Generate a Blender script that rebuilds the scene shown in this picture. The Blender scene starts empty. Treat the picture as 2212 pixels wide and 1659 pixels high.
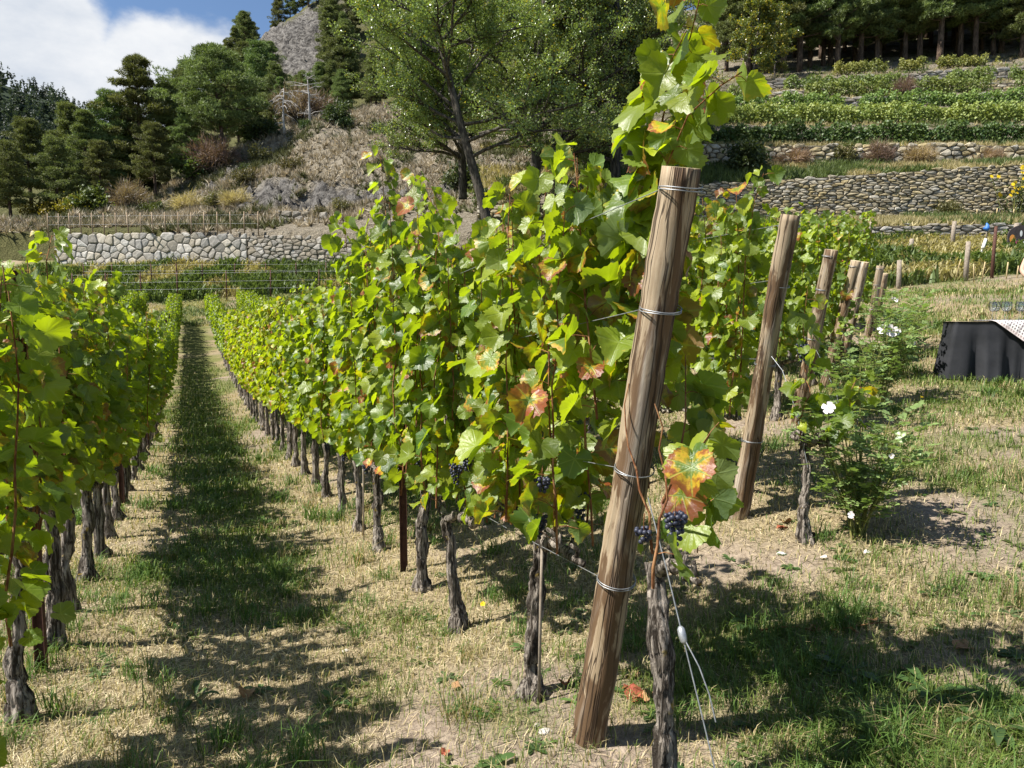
import bpy, bmesh, math
import numpy as np
from mathutils import Vector, Matrix, Euler, noise as mnoise

# ------------------------------------------------------------------ camera, sky, sun, exposure
scene = bpy.context.scene
COL = scene.collection
F_PX, IMG_W, IMG_H = 1600.0, 2212.0, 1659.0       # the photograph measured on a 2212 px wide copy
HORIZON = 690.0
PITCH = math.atan((IMG_H / 2 - HORIZON) / F_PX)
CAM_Z = 1.6
cam_data = bpy.data.cameras.new('camera')
cam_data.sensor_width = 36.0
cam_data.lens = F_PX / IMG_W * 36.0
cam_data.clip_start = 0.05
cam_data.clip_end = 6000.0
camera = bpy.data.objects.new('camera', cam_data)
COL.objects.link(camera)
camera.location = (0, 0, CAM_Z)
camera.rotation_euler = (math.radians(90) - PITCH, 0, 0)
scene.camera = camera

# rows of vines run away from the camera, turned to its left
ROW_YAW = math.radians(23.5)
ROW_A = np.array([-math.sin(ROW_YAW), math.cos(ROW_YAW)])    # along a row
ROW_P = np.array([math.cos(ROW_YAW), math.sin(ROW_YAW)])     # across the rows

SUN_ELEV = math.radians(53)
SHADOW_DIR = np.array([0.95, 0.30]); SHADOW_DIR /= np.linalg.norm(SHADOW_DIR)
sun_to = Vector((-SHADOW_DIR[0] * math.cos(SUN_ELEV), -SHADOW_DIR[1] * math.cos(SUN_ELEV), math.sin(SUN_ELEV)))
sun_data = bpy.data.lights.new('sun', 'SUN')
sun_data.energy = 5.0
sun_data.angle = math.radians(0.53)
sun_data.color = (1.0, 0.955, 0.88)
sun = bpy.data.objects.new('sun', sun_data)
COL.objects.link(sun)
sun.rotation_euler = sun_to.to_track_quat('Z', 'Y').to_euler()
sun.location = (-20, -10, 40)

world = bpy.data.worlds.new('World')
scene.world = world
world.use_nodes = True
wn, wl = world.node_tree.nodes, world.node_tree.links
wn.clear()
def wnode(t, **kw):
    n = wn.new(t)
    for k, v in kw.items(): setattr(n, k, v)
    return n
def wmath(op, a, b=None, clamp=False):
    n = wnode('ShaderNodeMath', operation=op, use_clamp=clamp)
    for i, q in enumerate((a, b)):
        if q is None: continue
        if isinstance(q, (int, float)): n.inputs[i].default_value = q
        else: wl.new(q, n.inputs[i])
    return n.outputs[0]
sky = wnode('ShaderNodeTexSky', sky_type='NISHITA')
sky.sun_disc = False
sky.sun_elevation = SUN_ELEV
sky.sun_rotation = math.atan2(sun_to.x, sun_to.y)
sky.altitude = 900
sky.air_density = 1.0
sky.dust_density = 0.15
sky.ozone_density = 3.5
bg_sky = wnode('ShaderNodeBackground'); bg_sky.inputs[1].default_value = 0.066
wl.new(sky.outputs[0], bg_sky.inputs[0])
wtc = wnode('ShaderNodeTexCoord')
def wdir_dot(vec):
    n = wnode('ShaderNodeVectorMath', operation='DOT_PRODUCT')
    wl.new(wtc.outputs['Generated'], n.inputs[0]); n.inputs[1].default_value = vec
    return n.outputs['Value']
wmap = wnode('ShaderNodeMapping'); wl.new(wtc.outputs['Generated'], wmap.inputs[0])
wmap.inputs['Scale'].default_value = (1.0, 1.0, 1.9)
wmap.inputs['Location'].default_value = (0.33, 0.1, 0.62)
wnoi = wnode('ShaderNodeTexNoise'); wl.new(wmap.outputs[0], wnoi.inputs[0])
wnoi.inputs['Scale'].default_value = 3.6; wnoi.inputs['Detail'].default_value = 9.0; wnoi.inputs['Roughness'].default_value = 0.56
wnoi.inputs['Distortion'].default_value = 0.25
wnoi2 = wnode('ShaderNodeTexNoise'); wl.new(wmap.outputs[0], wnoi2.inputs[0])
wnoi2.inputs['Scale'].default_value = 5.0; wnoi2.inputs['Detail'].default_value = 6.0; wnoi2.inputs['Roughness'].default_value = 0.6
CT, ST = math.cos(PITCH), math.sin(PITCH)
def ray(u, v):
    cx = (u - IMG_W / 2) / F_PX; cy = (IMG_H / 2 - v) / F_PX
    return np.array([cx, CT + cy * ST, cy * CT - ST])
def rdir(u, v):
    r = ray(u, v); return tuple(r / np.linalg.norm(r))
# a bank of cloud low over the valley, a clear gap above it
bank = wmath('MULTIPLY', wmath('SUBTRACT', wdir_dot(rdir(120, 190)), 0.945), 17.0, True)
bank2 = wmath('MULTIPLY', wmath('SUBTRACT', wdir_dot(rdir(450, 150)), 0.9945), 150.0, True)
gap = wmath('MULTIPLY', wmath('SUBTRACT', wdir_dot(rdir(480, -40)), 0.986), 90.0, True)
cov = wmath('ADD', wnoi.outputs['Fac'], wmath('MULTIPLY', bank, 0.55))
cov = wmath('ADD', cov, wmath('MULTIPLY', bank2, 0.62))
cov = wmath('SUBTRACT', cov, wmath('MULTIPLY', gap, 0.60))
wr = wnode('ShaderNodeMapRange', interpolation_type='SMOOTHSTEP'); wl.new(cov, wr.inputs[0])
wr.inputs[1].default_value = 0.53; wr.inputs[2].default_value = 0.70
wcr = wnode('ShaderNodeValToRGB'); wl.new(wnoi2.outputs['Fac'], wcr.inputs[0])
wcr.color_ramp.elements[0].position = 0.30; wcr.color_ramp.elements[0].color = (0.60, 0.68, 0.80, 1)
wcr.color_ramp.elements[1].position = 0.62; wcr.color_ramp.elements[1].color = (0.98, 1.0, 1.03, 1)
bg_cloud = wnode('ShaderNodeBackground'); bg_cloud.inputs[1].default_value = 0.43
wl.new(wcr.outputs[0], bg_cloud.inputs[0])
wmix = wnode('ShaderNodeMixShader')
wl.new(wr.outputs[0], wmix.inputs[0]); wl.new(bg_sky.outputs[0], wmix.inputs[1]); wl.new(bg_cloud.outputs[0], wmix.inputs[2])
wout = wnode('ShaderNodeOutputWorld'); wl.new(wmix.outputs[0], wout.inputs[0])

scene.view_settings.view_transform = 'Standard'
scene.view_settings.look = 'None'
scene.view_settings.exposure = 1.12
scene.view_settings.gamma = 1.0
scene.view_settings.use_curve_mapping = False
scene.cycles.max_bounces = 7
scene.cycles.diffuse_bounces = 3
scene.cycles.glossy_bounces = 2
scene.cycles.transmission_bounces = 7
scene.cycles.transparent_max_bounces = 8
scene.cycles.use_denoising = True

# ------------------------------------------------------------------ geometry helpers
RNG = np.random.default_rng(7)

def at(u, v, d):
    """The point seen at pixel (u, v) at depth d, world metres."""
    r = ray(u, v)
    return r * (d / r[1]) + np.array([0, 0, CAM_Z])

def on_row(u, v, p):
    """The point where the line of sight through (u, v) meets the upright plane of row p."""
    r = ray(u, v)
    return r * (p / (r[0] * ROW_P[0] + r[1] * ROW_P[1])) + np.array([0, 0, CAM_Z])

def rowpt(a, p): return ROW_A * a + ROW_P * p
def row_ap(q): return float(q[0] * ROW_A[0] + q[1] * ROW_A[1]), float(q[0] * ROW_P[0] + q[1] * ROW_P[1])

class TPS:
    """A smooth surface z(x, y) through measured points."""
    def __init__(self, pts, lam=0.02):
        P = np.asarray(pts, float); self.xy = P[:, :2]; n = len(P)
        K = self._k(np.linalg.norm(P[:, None, :2] - P[None, :, :2], axis=2)) + lam * np.eye(n)
        A = np.zeros((n + 3, n + 3)); A[:n, :n] = K
        A[:n, n] = 1; A[:n, n + 1:] = P[:, :2]; A[n, :n] = 1; A[n + 1:, :n] = P[:, :2].T
        b = np.zeros(n + 3); b[:n] = P[:, 2]
        self.w = np.linalg.solve(A, b)
    @staticmethod
    def _k(r): return np.where(r > 1e-9, r * r * np.log(np.maximum(r, 1e-9)), 0.0)
    def __call__(self, x, y):
        x = np.asarray(x, float); y = np.asarray(y, float); sh = x.shape
        q = np.stack([x.ravel(), y.ravel()], 1)
        out = np.empty(len(q))
        for s in range(0, len(q), 20000):
            c = q[s:s + 20000]
            K = self._k(np.linalg.norm(c[:, None] - self.xy[None], axis=2))
            n = len(self.xy)
            out[s:s + 20000] = K @ self.w[:n] + self.w[n] + c @ self.w[n + 1:]
        return out.reshape(sh)

def _hash(ix, iy, seed):
    h = (ix * 374761393 + iy * 668265263 + seed * 974634777) & 0xffffffff
    h = ((h ^ (h >> 13)) * 1274126177) & 0xffffffff
    return ((h ^ (h >> 16)) & 0xffff) / 65535.0
def vnoise(x, y, seed=0):
    x = np.asarray(x, float); y = np.asarray(y, float)
    ix = np.floor(x).astype(np.int64); iy = np.floor(y).astype(np.int64)
    fx = x - ix; fy = y - iy; fx = fx * fx * (3 - 2 * fx); fy = fy * fy * (3 - 2 * fy)
    a = _hash(ix, iy, seed); b = _hash(ix + 1, iy, seed); c = _hash(ix, iy + 1, seed); d = _hash(ix + 1, iy + 1, seed)
    return (a * (1 - fx) + b * fx) * (1 - fy) + (c * (1 - fx) + d * fx) * fy
def fbm(x, y, seed=0, o=4):
    s = 0; amp = 0.5
    for i in range(o):
        s = s + amp * vnoise(x * 2 ** i, y * 2 ** i, seed + i * 17); amp *= 0.5
    return s

def mesh_np(name, V, T=None, Q=None, mat=None, smooth=False, uv=None, tint=None):
    """A mesh from numpy arrays; T triangles, Q quads; uv and tint are per vertex."""
    me = bpy.data.meshes.new(name)
    V = np.asarray(V, np.float32)
    T = np.zeros((0, 3), np.int32) if T is None or len(T) == 0 else np.asarray(T, np.int32)
    Q = np.zeros((0, 4), np.int32) if Q is None or len(Q) == 0 else np.asarray(Q, np.int32)
    me.vertices.add(len(V)); me.vertices.foreach_set('co', V.ravel())
    nl = T.size + Q.size
    me.loops.add(nl); me.loops.foreach_set('vertex_index', np.concatenate([T.ravel(), Q.ravel()]))
    nf = len(T) + len(Q); me.polygons.add(nf)
    starts = np.concatenate([np.arange(len(T)) * 3, T.size + np.arange(len(Q)) * 4]).astype(np.int32)
    me.polygons.foreach_set('loop_start', starts)
    me.polygons.foreach_set('use_smooth', np.full(nf, smooth, bool))
    if uv is not None:
        a = me.attributes.new('leafuv', 'FLOAT_VECTOR', 'POINT')
        u3 = np.zeros((len(V), 3), np.float32); u3[:, :2] = uv
        a.data.foreach_set('vector', u3.ravel())
    if tint is not None:
        a = me.attributes.new('tint', 'FLOAT_COLOR', 'POINT')
        c = np.ones((len(V), 4), np.float32); c[:, :3] = tint
        a.data.foreach_set('color', c.ravel())
    me.update(calc_edges=True); me.validate()
    if mat is not None: me.materials.append(mat)
    return me

class MB:
    """Collects pieces of one mesh."""
    def __init__(s): s.V = []; s.T = []; s.Q = []; s.C = []; s.n = 0
    def add(s, V, T=None, Q=None, tint=None):
        V = np.asarray(V, float)
        if T is not None and len(T): s.T.append(np.asarray(T, int) + s.n)
        if Q is not None and len(Q): s.Q.append(np.asarray(Q, int) + s.n)
        s.V.append(V); s.C.append(np.tile(np.ones(3) if tint is None else np.asarray(tint, float), (len(V), 1)) if tint is None or np.ndim(tint) == 1 else tint)
        s.n += len(V)
    def mesh(s, name, mat, smooth=False, tint=False):
        return mesh_np(name, np.concatenate(s.V), np.concatenate(s.T) if s.T else None, np.concatenate(s.Q) if s.Q else None, mat, smooth, tint=np.concatenate(s.C) if tint else None)

def tube(pts, rad, n=8, cap=True):
    """A tapered tube through points: (V, T, Q)."""
    P = np.asarray(pts, float); m = len(P)
    rad = np.full(m, rad) if np.isscalar(rad) else np.asarray(rad, float)
    tan = np.gradient(P, axis=0); tan /= np.maximum(np.linalg.norm(tan, axis=1, keepdims=True), 1e-9)
    ref = np.array([0, 0, 1.0]) if abs(tan[0][2]) < 0.9 else np.array([1.0, 0, 0])
    u = np.cross(ref, tan[0]); u /= np.linalg.norm(u)
    ang = np.arange(n) * 2 * math.pi / n
    V = np.empty((m, n, 3))
    for i in range(m):
        u = u - tan[i] * (u @ tan[i]); u /= max(np.linalg.norm(u), 1e-9)
        w = np.cross(tan[i], u)
        V[i] = P[i] + rad[i] * (np.cos(ang)[:, None] * u + np.sin(ang)[:, None] * w)
    i, j = np.meshgrid(np.arange(m - 1), np.arange(n), indexing='ij')
    j2 = (j + 1) % n
    Q = np.stack([i * n + j, i * n + j2, (i + 1) * n + j2, (i + 1) * n + j], -1).reshape(-1, 4)
    T = []
    V = V.reshape(-1, 3)
    if cap:
        V = np.vstack([V, P[0], P[-1]])
        for k in range(n):
            T.append((m * n, (k + 1) % n, k)); T.append((m * n + 1, (m - 1) * n + k, (m - 1) * n + (k + 1) % n))
    return V, np.array(T, int).reshape(-1, 3), Q

def boxv(x0, x1, y0, y1, z0, z1):
    V = np.array([(x, y, z) for z in (z0, z1) for y in (y0, y1) for x in (x0, x1)], float)
    Q = np.array([(0, 2, 3, 1), (4, 5, 7, 6), (0, 1, 5, 4), (2, 6, 7, 3), (0, 4, 6, 2), (1, 3, 7, 5)])
    return V, Q

def obj(name, me, parent=None, loc=None, label=None, cat=None, group=None, kind=None, rot=None, scl=None):
    o = bpy.data.objects.new(name, me)
    COL.objects.link(o)
    if parent is not None: o.parent = parent
    if loc is not None: o.location = loc
    if rot is not None: o.rotation_euler = rot
    if scl is not None: o.scale = scl if not np.isscalar(scl) else (scl, scl, scl)
    if label: o['label'] = label
    if cat: o['category'] = cat
    if group: o['group'] = group
    if kind: o['kind'] = kind
    return o

ORD = ['first', 'second', 'third', 'fourth', 'fifth', 'sixth', 'seventh', 'eighth', 'ninth', 'tenth', 'eleventh', 'twelfth', 'thirteenth',
       'fourteenth', 'fifteenth', 'sixteenth', 'seventeenth', 'eighteenth', 'nineteenth']
TENS = {2: 'twenty', 3: 'thirty', 4: 'forty', 5: 'fifty', 6: 'sixty', 7: 'seventy'}
def ordinal(k):
    """0 -> first, 20 -> twenty-first"""
    k += 1
    if k < 20: return ORD[k - 1]
    t, r = divmod(k, 10)
    return TENS[t][:-1] + 'ieth' if r == 0 else TENS[t] + '-' + ORD[r - 1]

# ------------------------------------------------------------------ materials
class NT:
    def __init__(s, name):
        s.m = bpy.data.materials.new(name); s.m.use_nodes = True
        s.n, s.l = s.m.node_tree.nodes, s.m.node_tree.links
        s.n.clear(); s.out = s.n.new('ShaderNodeOutputMaterial')
    def node(s, t, ins=None, **kw):
        n = s.n.new(t)
        for k, v in kw.items(): setattr(n, k, v)
        for k, v in (ins or {}).items(): s.put(n.inputs[k], v)
        return n
    def put(s, sock, v):
        if isinstance(v, bpy.types.NodeSocket): s.l.new(v, sock)
        elif isinstance(v, (tuple, list)) and len(v) == 3 and sock.type == 'RGBA': sock.default_value = (*v, 1)
        else: sock.default_value = v
    def math(s, op, a, b=None, clamp=False):
        n = s.node('ShaderNodeMath', operation=op, use_clamp=clamp); s.put(n.inputs[0], a)
        if b is not None: s.put(n.inputs[1], b)
        return n.outputs[0]
    def mix(s, f, a, b, blend='MIX'):
        n = s.node('ShaderNodeMix', data_type='RGBA', blend_type=blend)
        s.put(n.inputs[0], f); s.put(n.inputs[6], a); s.put(n.inputs[7], b)
        return n.outputs[2]
    def noise(s, vec, scale, detail=4, rough=0.55, dist=0.0):
        n = s.node('ShaderNodeTexNoise', {'Scale': scale, 'Detail': detail, 'Roughness': rough, 'Distortion': dist})
        if vec is not None: s.l.new(vec, n.inputs['Vector'])
        return n.outputs['Fac']
    def rng(s, v, a, b, c=0.0, d=1.0, smooth=True):
        n = s.node('ShaderNodeMapRange', {0: v, 1: a, 2: b, 3: c, 4: d}, interpolation_type='SMOOTHSTEP' if smooth else 'LINEAR')
        return n.outputs[0]
    def mapping(s, vec, scale=(1, 1, 1), loc=(0, 0, 0)):
        n = s.node('ShaderNodeMapping', {'Scale': scale, 'Location': loc}); s.l.new(vec, n.inputs[0])
        return n.outputs[0]
    def bump(s, h, strength=0.4, dist=0.01):
        return s.node('ShaderNodeBump', {'Height': h, 'Strength': strength, 'Distance': dist}).outputs[0]
    def pbsdf(s, color, rough=0.6, spec=0.4, normal=None, **kw):
        n = s.node('ShaderNodeBsdfPrincipled', {'Base Color': color, 'Roughness': rough, 'Specular IOR Level': spec})
        if normal is not None: s.l.new(normal, n.inputs['Normal'])
        for k, v in kw.items(): s.put(n.inputs[k], v)
        return n.outputs[0]
    def done(s, sh):
        s.l.new(sh, s.out.inputs[0]); return s.m
    def coord(s, which='Object'): return s.node('ShaderNodeTexCoord').outputs[which]
    def pos(s): return s.node('ShaderNodeNewGeometry').outputs['Position']

def mat_vine_leaf(name, per_object):
    t = NT(name)
    if per_object: col = t.node('ShaderNodeObjectInfo').outputs['Color']
    else: col = t.node('ShaderNodeAttribute', attribute_name='tint').outputs['Color']
    sep = t.node('ShaderNodeSeparateColor'); t.l.new(col, sep.inputs[0])
    yel, aut, bri = sep.outputs[0], sep.outputs[1], sep.outputs[2]
    uv = t.node('ShaderNodeAttribute', attribute_name='leafuv').outputs['Vector']
    sx = t.node('ShaderNodeSeparateXYZ'); t.l.new(uv, sx.inputs[0])
    ax = t.math('ABSOLUTE', sx.outputs[0]); y = sx.outputs[1]
    rad = t.node('ShaderNodeVectorMath', operation='LENGTH'); t.l.new(uv, rad.inputs[0]); r = rad.outputs['Value']
    # palmate veins: one down the middle, two to each side
    vein = None
    for a in (0.0, 0.95, 1.9):
        d = t.math('ABSOLUTE', t.math('SUBTRACT', t.math('MULTIPLY', ax, math.cos(a)), t.math('MULTIPLY', y, math.sin(a))))
        on = t.math('GREATER_THAN', t.math('ADD', t.math('MULTIPLY', ax, math.sin(a)), t.math('MULTIPLY', y, math.cos(a))), 0.0)
        d = t.math('ADD', d, t.math('MULTIPLY', t.math('SUBTRACT', 1.0, on), 1.0))
        vein = d if vein is None else t.math('MINIMUM', vein, d)
    vm = t.rng(vein, 0.012, 0.045, 1.0, 0.0)
    offs = t.node('ShaderNodeVectorMath', operation='ADD'); t.l.new(uv, offs.inputs[0])
    sc = t.node('ShaderNodeVectorMath', operation='SCALE'); t.l.new(col, sc.inputs[0]); sc.inputs['Scale'].default_value = 37.0
    t.l.new(sc.outputs[0], offs.inputs[1])
    n1 = t.noise(offs.outputs[0], 2.6, 4, 0.6)
    n2 = t.noise(offs.outputs[0], 9.0, 3, 0.6)
    green = t.mix(yel, (0.030, 0.078, 0.012), (0.27, 0.305, 0.020))
    green = t.mix(t.math('MULTIPLY', n1, 0.35), green, (0.09, 0.15, 0.02))
    # autumn colour creeps in from the margin between the veins
    am = t.math('ADD', t.math('ADD', t.math('MULTIPLY', r, 0.55), t.math('MULTIPLY', n1, 0.9)), t.math('MULTIPLY', n2, 0.25))
    am = t.math('SUBTRACT', am, t.math('MULTIPLY', vm, 0.12))
    thr = t.math('SUBTRACT', 1.62, t.math('MULTIPLY', aut, 1.15))
    m1 = t.rng(t.math('SUBTRACT', am, thr), -0.14, 0.06)
    m2 = t.rng(t.math('SUBTRACT', am, thr), 0.02, 0.18)
    red = t.mix(n2, (0.26, 0.028, 0.008), (0.15, 0.070, 0.028))
    c = t.mix(m1, green, (0.42, 0.27, 0.022))
    c = t.mix(m2, c, red)
    c = t.mix(t.math('MULTIPLY', vm, 0.45), c, (0.20, 0.25, 0.06))
    hb = t.node('ShaderNodeHueSaturation', {'Value': t.math('ADD', 0.55, t.math('MULTIPLY', bri, 0.9))}); t.l.new(c, hb.inputs['Color'])
    c = hb.outputs[0]
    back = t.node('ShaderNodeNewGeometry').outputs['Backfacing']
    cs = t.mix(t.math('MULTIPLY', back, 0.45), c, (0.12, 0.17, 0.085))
    tr = t.mix(0.5, c, (0.29, 0.37, 0.008), 'MIX')
    tr = t.mix(1.0, tr, (2.15, 2.2, 0.6), 'MULTIPLY')
    nb = t.bump(t.math('ADD', t.math('MULTIPLY', vm, -0.6), t.noise(offs.outputs[0], 6.0, 3)), 0.35, 0.006)
    sh = t.pbsdf(cs, 0.42, 0.45, nb)
    tl = t.node('ShaderNodeBsdfTranslucent', {'Color': tr})
    mx = t.node('ShaderNodeMixShader', {0: 0.36}); t.l.new(sh, mx.inputs[1]); t.l.new(tl.outputs[0], mx.inputs[2])
    return t.done(mx.outputs[0])
M = {}
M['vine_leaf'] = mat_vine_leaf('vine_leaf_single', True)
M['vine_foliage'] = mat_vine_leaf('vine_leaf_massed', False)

def mat_tinted_leaf(name, rough=0.5, spec=0.4, transl=0.3, tmul=(1.7, 1.7, 0.8), grain=0.0):
    """Foliage whose leaf colours are stored on the mesh."""
    t = NT(name)
    col = t.node('ShaderNodeAttribute', attribute_name='tint').outputs['Color']
    if grain:
        rv = t.node('ShaderNodeObjectInfo').outputs['Random']
        hs = t.node('ShaderNodeHueSaturation', {'Hue': t.math('ADD', 0.5 - grain * 0.15, t.math('MULTIPLY', rv, grain * 0.3)), 'Value': t.math('ADD', 1.0 - grain, t.math('MULTIPLY', rv, 2 * grain))})
        t.l.new(col, hs.inputs['Color']); col = hs.outputs[0]
    sh = t.pbsdf(col, rough, spec)
    if transl <= 0: return t.done(sh)
    tl = t.node('ShaderNodeBsdfTranslucent', {'Color': t.mix(1.0, col, tmul, 'MULTIPLY')})
    mx = t.node('ShaderNodeMixShader', {0: transl}); t.l.new(sh, mx.inputs[1]); t.l.new(tl.outputs[0], mx.inputs[2])
    return t.done(mx.outputs[0])
M['grass'] = mat_tinted_leaf('grass_blades', 0.55, 0.35, 0.3, (1.5, 1.5, 0.8))
M['straw'] = mat_tinted_leaf('dry_straw', 0.6, 0.3, 0.15, (1.2, 1.1, 0.8))
M['needles'] = mat_tinted_leaf('pine_needles', 0.55, 0.3, 0.22, (1.5, 1.6, 0.8), 0.22)
M['tree_leaf'] = mat_tinted_leaf('poplar_leaves', 0.30, 0.6, 0.3, (1.8, 1.8, 0.7), 0.08)
M['shrub'] = mat_tinted_leaf('shrub_leaves', 0.5, 0.4, 0.28, (1.6, 1.6, 0.8), 0.2)
M['rose_leaf'] = mat_tinted_leaf('rose_leaves', 0.38, 0.5, 0.3, (1.7, 1.8, 0.8))

def mat_bark(name, dark, light, zscale=3.0, xy=40.0, lichen=0.0, bump=0.9):
    t = NT(name); c = t.coord('Object')
    rv = t.node('ShaderNodeObjectInfo').outputs['Random']
    cc = t.node('ShaderNodeVectorMath', operation='ADD'); t.l.new(c, cc.inputs[0]); t.l.new(rv, cc.inputs[1])
    mp = t.mapping(cc.outputs[0], (xy, xy, zscale))
    n1 = t.noise(mp, 1.0, 6, 0.65, 0.6); n2 = t.noise(cc.outputs[0], 9.0, 4)
    col = t.mix(t.rng(n1, 0.42, 0.62), dark, light)
    col = t.mix(t.rng(n2, 0.52, 0.75, 0, 0.5), col, tuple(x * 0.5 for x in dark))
    if lichen: col = t.mix(t.rng(t.noise(cc.outputs[0], 14.0, 3), 0.66, 0.72, 0, lichen), col, (0.40, 0.28, 0.03))
    return t.done(t.pbsdf(col, 0.9, 0.15, t.bump(n1, bump, 0.03)))
M['vine_bark'] = mat_bark('vine_bark', (0.045, 0.036, 0.028), (0.38, 0.33, 0.28), 7.0, 60.0, 0.5, 1.0)
M['pine_bark'] = mat_bark('pine_bark', (0.055, 0.038, 0.028), (0.17, 0.12, 0.085), 1.5, 6.0, 0, 0.8)
M['poplar_bark'] = mat_bark('poplar_bark', (0.035, 0.030, 0.025), (0.12, 0.105, 0.085), 1.5, 9.0, 0, 0.8)
M['dead_wood'] = mat_bark('dead_wood', (0.28, 0.26, 0.24), (0.58, 0.56, 0.53), 1.5, 12.0, 0, 0.5)
M['cane'] = mat_bark('vine_cane', (0.14, 0.055, 0.025), (0.34, 0.18, 0.085), 12.0, 60.0, 0, 0.3)
M['green_stem'] = mat_bark('green_stem', (0.10, 0.12, 0.03), (0.26, 0.24, 0.08), 12.0, 60.0, 0, 0.2)

def mat_post():
    t = NT('weathered_wood'); c = t.coord('Object')
    rv = t.node('ShaderNodeObjectInfo').outputs['Random']
    cc = t.node('ShaderNodeVectorMath', operation='ADD'); t.l.new(c, cc.inputs[0]); t.l.new(t.math('MULTIPLY', rv, 7.0), cc.inputs[1])
    v = cc.outputs[0]
    fib = t.noise(t.mapping(v, (85, 85, 2.0)), 1.0, 7, 0.7, 0.5)
    band = t.noise(t.mapping(v, (9, 9, 0.9)), 1.0, 5, 0.65, 0.8)
    patch = t.noise(t.mapping(v, (9, 9, 1.5)), 1.0, 5, 0.65, 1.2)
    crack = t.noise(t.mapping(v, (17, 17, 0.6)), 1.0, 3, 0.5, 0.3)
    cm = t.rng(t.math('ABSOLUTE', t.math('SUBTRACT', crack, 0.5)), 0.003, 0.018, 1.0, 0.0)
    col = t.mix(t.rng(fib, 0.3, 0.72), (0.24, 0.176, 0.110), (0.37, 0.292, 0.198))
    col = t.mix(t.rng(patch, 0.47, 0.545), col, t.mix(fib, (0.068, 0.040, 0.022), (0.165, 0.102, 0.056)))
    col = t.mix(t.rng(band, 0.52, 0.72, 0, 0.75), col, t.mix(fib, (0.27, 0.235, 0.19), (0.52, 0.47, 0.405)))
    col = t.mix(t.math('MULTIPLY', cm, 0.85), col, (0.035, 0.022, 0.014))
    h = t.math('SUBTRACT', t.math('ADD', t.math('MULTIPLY', fib, 0.5), t.math('MULTIPLY', patch, 0.5)), t.math('MULTIPLY', cm, 0.9))
    return t.done(t.pbsdf(col, 0.82, 0.2, t.bump(h, 0.7, 0.006)))
M['post_wood'] = mat_post()

def mat_simple(name, c1, c2, scale, rough=0.7, spec=0.3, bump=0.3, dist=0.01, metal=0.0, rand=0.0, coord='Object'):
    t = NT(name); c = t.coord(coord)
    n1 = t.noise(c, scale, 5, 0.6); n2 = t.noise(c, scale * 6, 4, 0.6)
    col = t.mix(t.rng(n1, 0.32, 0.68), c1, c2)
    col = t.mix(t.math('MULTIPLY', n2, 0.3), col, tuple(x * 0.55 for x in c1))
    if rand:
        rv = t.node('ShaderNodeObjectInfo').outputs['Random']
        ri = t.node('ShaderNodeNewGeometry').outputs['Random Per Island']
        rr = t.math('FRACT', t.math('ADD', rv, ri))
        hs = t.node('ShaderNodeHueSaturation', {'Value': t.math('ADD', 1 - rand, t.math('MULTIPLY', rr, 2 * rand)), 'Saturation': t.math('ADD', 0.55, t.math('MULTIPLY', t.math('FRACT', t.math('MULTIPLY', rr, 7.3)), 0.9))})
        t.l.new(col, hs.inputs['Color']); col = hs.outputs[0]
    return t.done(t.pbsdf(col, rough, spec, t.bump(t.math('ADD', n1, t.math('MULTIPLY', n2, 0.5)), bump, dist), Metallic=metal))
M['cut_wood'] = mat_simple('cut_wood', (0.42, 0.33, 0.19), (0.62, 0.52, 0.34), 30, 0.85)
M['wire'] = mat_simple('galvanised_wire', (0.24, 0.25, 0.26), (0.40, 0.41, 0.42), 60, 0.5, 0.5, 0.1, 0.001, 0.75)
M['clamp'] = mat_simple('cast_alloy', (0.30, 0.32, 0.34), (0.46, 0.48, 0.50), 50, 0.45, 0.5, 0.3, 0.002, 0.6)
M['rust'] = mat_simple('rusty_steel', (0.060, 0.027, 0.019), (0.120, 0.058, 0.040), 25, 0.8, 0.25, 0.3, 0.002)
M['stake'] = mat_simple('bamboo_stake', (0.36, 0.27, 0.13), (0.50, 0.40, 0.22), 20, 0.7)
M['grey_stake'] = mat_simple('weathered_stake', (0.20, 0.16, 0.12), (0.34, 0.29, 0.23), 14, 0.85)
M['fence_post'] = mat_simple('fence_timber', (0.24, 0.17, 0.11), (0.40, 0.31, 0.21), 8, 0.85)
M['stone_pale'] = mat_simple('pale_granite', (0.31, 0.285, 0.24), (0.50, 0.46, 0.40), 3.0, 0.85, 0.2, 0.6, 0.04, 0, 0.32)
M['stone_grey'] = mat_simple('grey_schist', (0.20, 0.18, 0.15), (0.40, 0.36, 0.30), 3.0, 0.85, 0.2, 0.6, 0.04, 0, 0.28)
M['stone_warm'] = mat_simple('ochre_schist', (0.27, 0.235, 0.165), (0.50, 0.43, 0.30), 3.0, 0.85, 0.2, 0.6, 0.04, 0, 0.26)
M['mortar'] = mat_simple('lime_mortar', (0.12, 0.11, 0.095), (0.20, 0.185, 0.16), 2.0, 0.95, 0.1, 0.5, 0.05)
M['earth_fill'] = mat_simple('dark_earth_fill', (0.085, 0.072, 0.056), (0.15, 0.128, 0.10), 2.0, 0.95, 0.1, 0.5, 0.05)
M['grape'] = mat_simple('grape_skin', (0.010, 0.011, 0.026), (0.045, 0.052, 0.085), 45, 0.48, 0.45, 0.05, 0.001)
M['black_cloth'] = mat_simple('black_cotton', (0.020, 0.021, 0.024), (0.034, 0.035, 0.040), 3, 0.8, 0.2, 0.15, 0.01)
M['petal'] = mat_simple('white_petal', (0.78, 0.70, 0.70), (0.85, 0.80, 0.79), 20, 0.6, 0.3, 0.1, 0.002)
M['stamen'] = mat_simple('yellow_stamen', (0.60, 0.38, 0.02), (0.75, 0.52, 0.05), 60, 0.7)
M['yellow_petal'] = mat_simple('yellow_petal', (0.70, 0.48, 0.01), (0.80, 0.58, 0.02), 40, 0.6)
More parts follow.
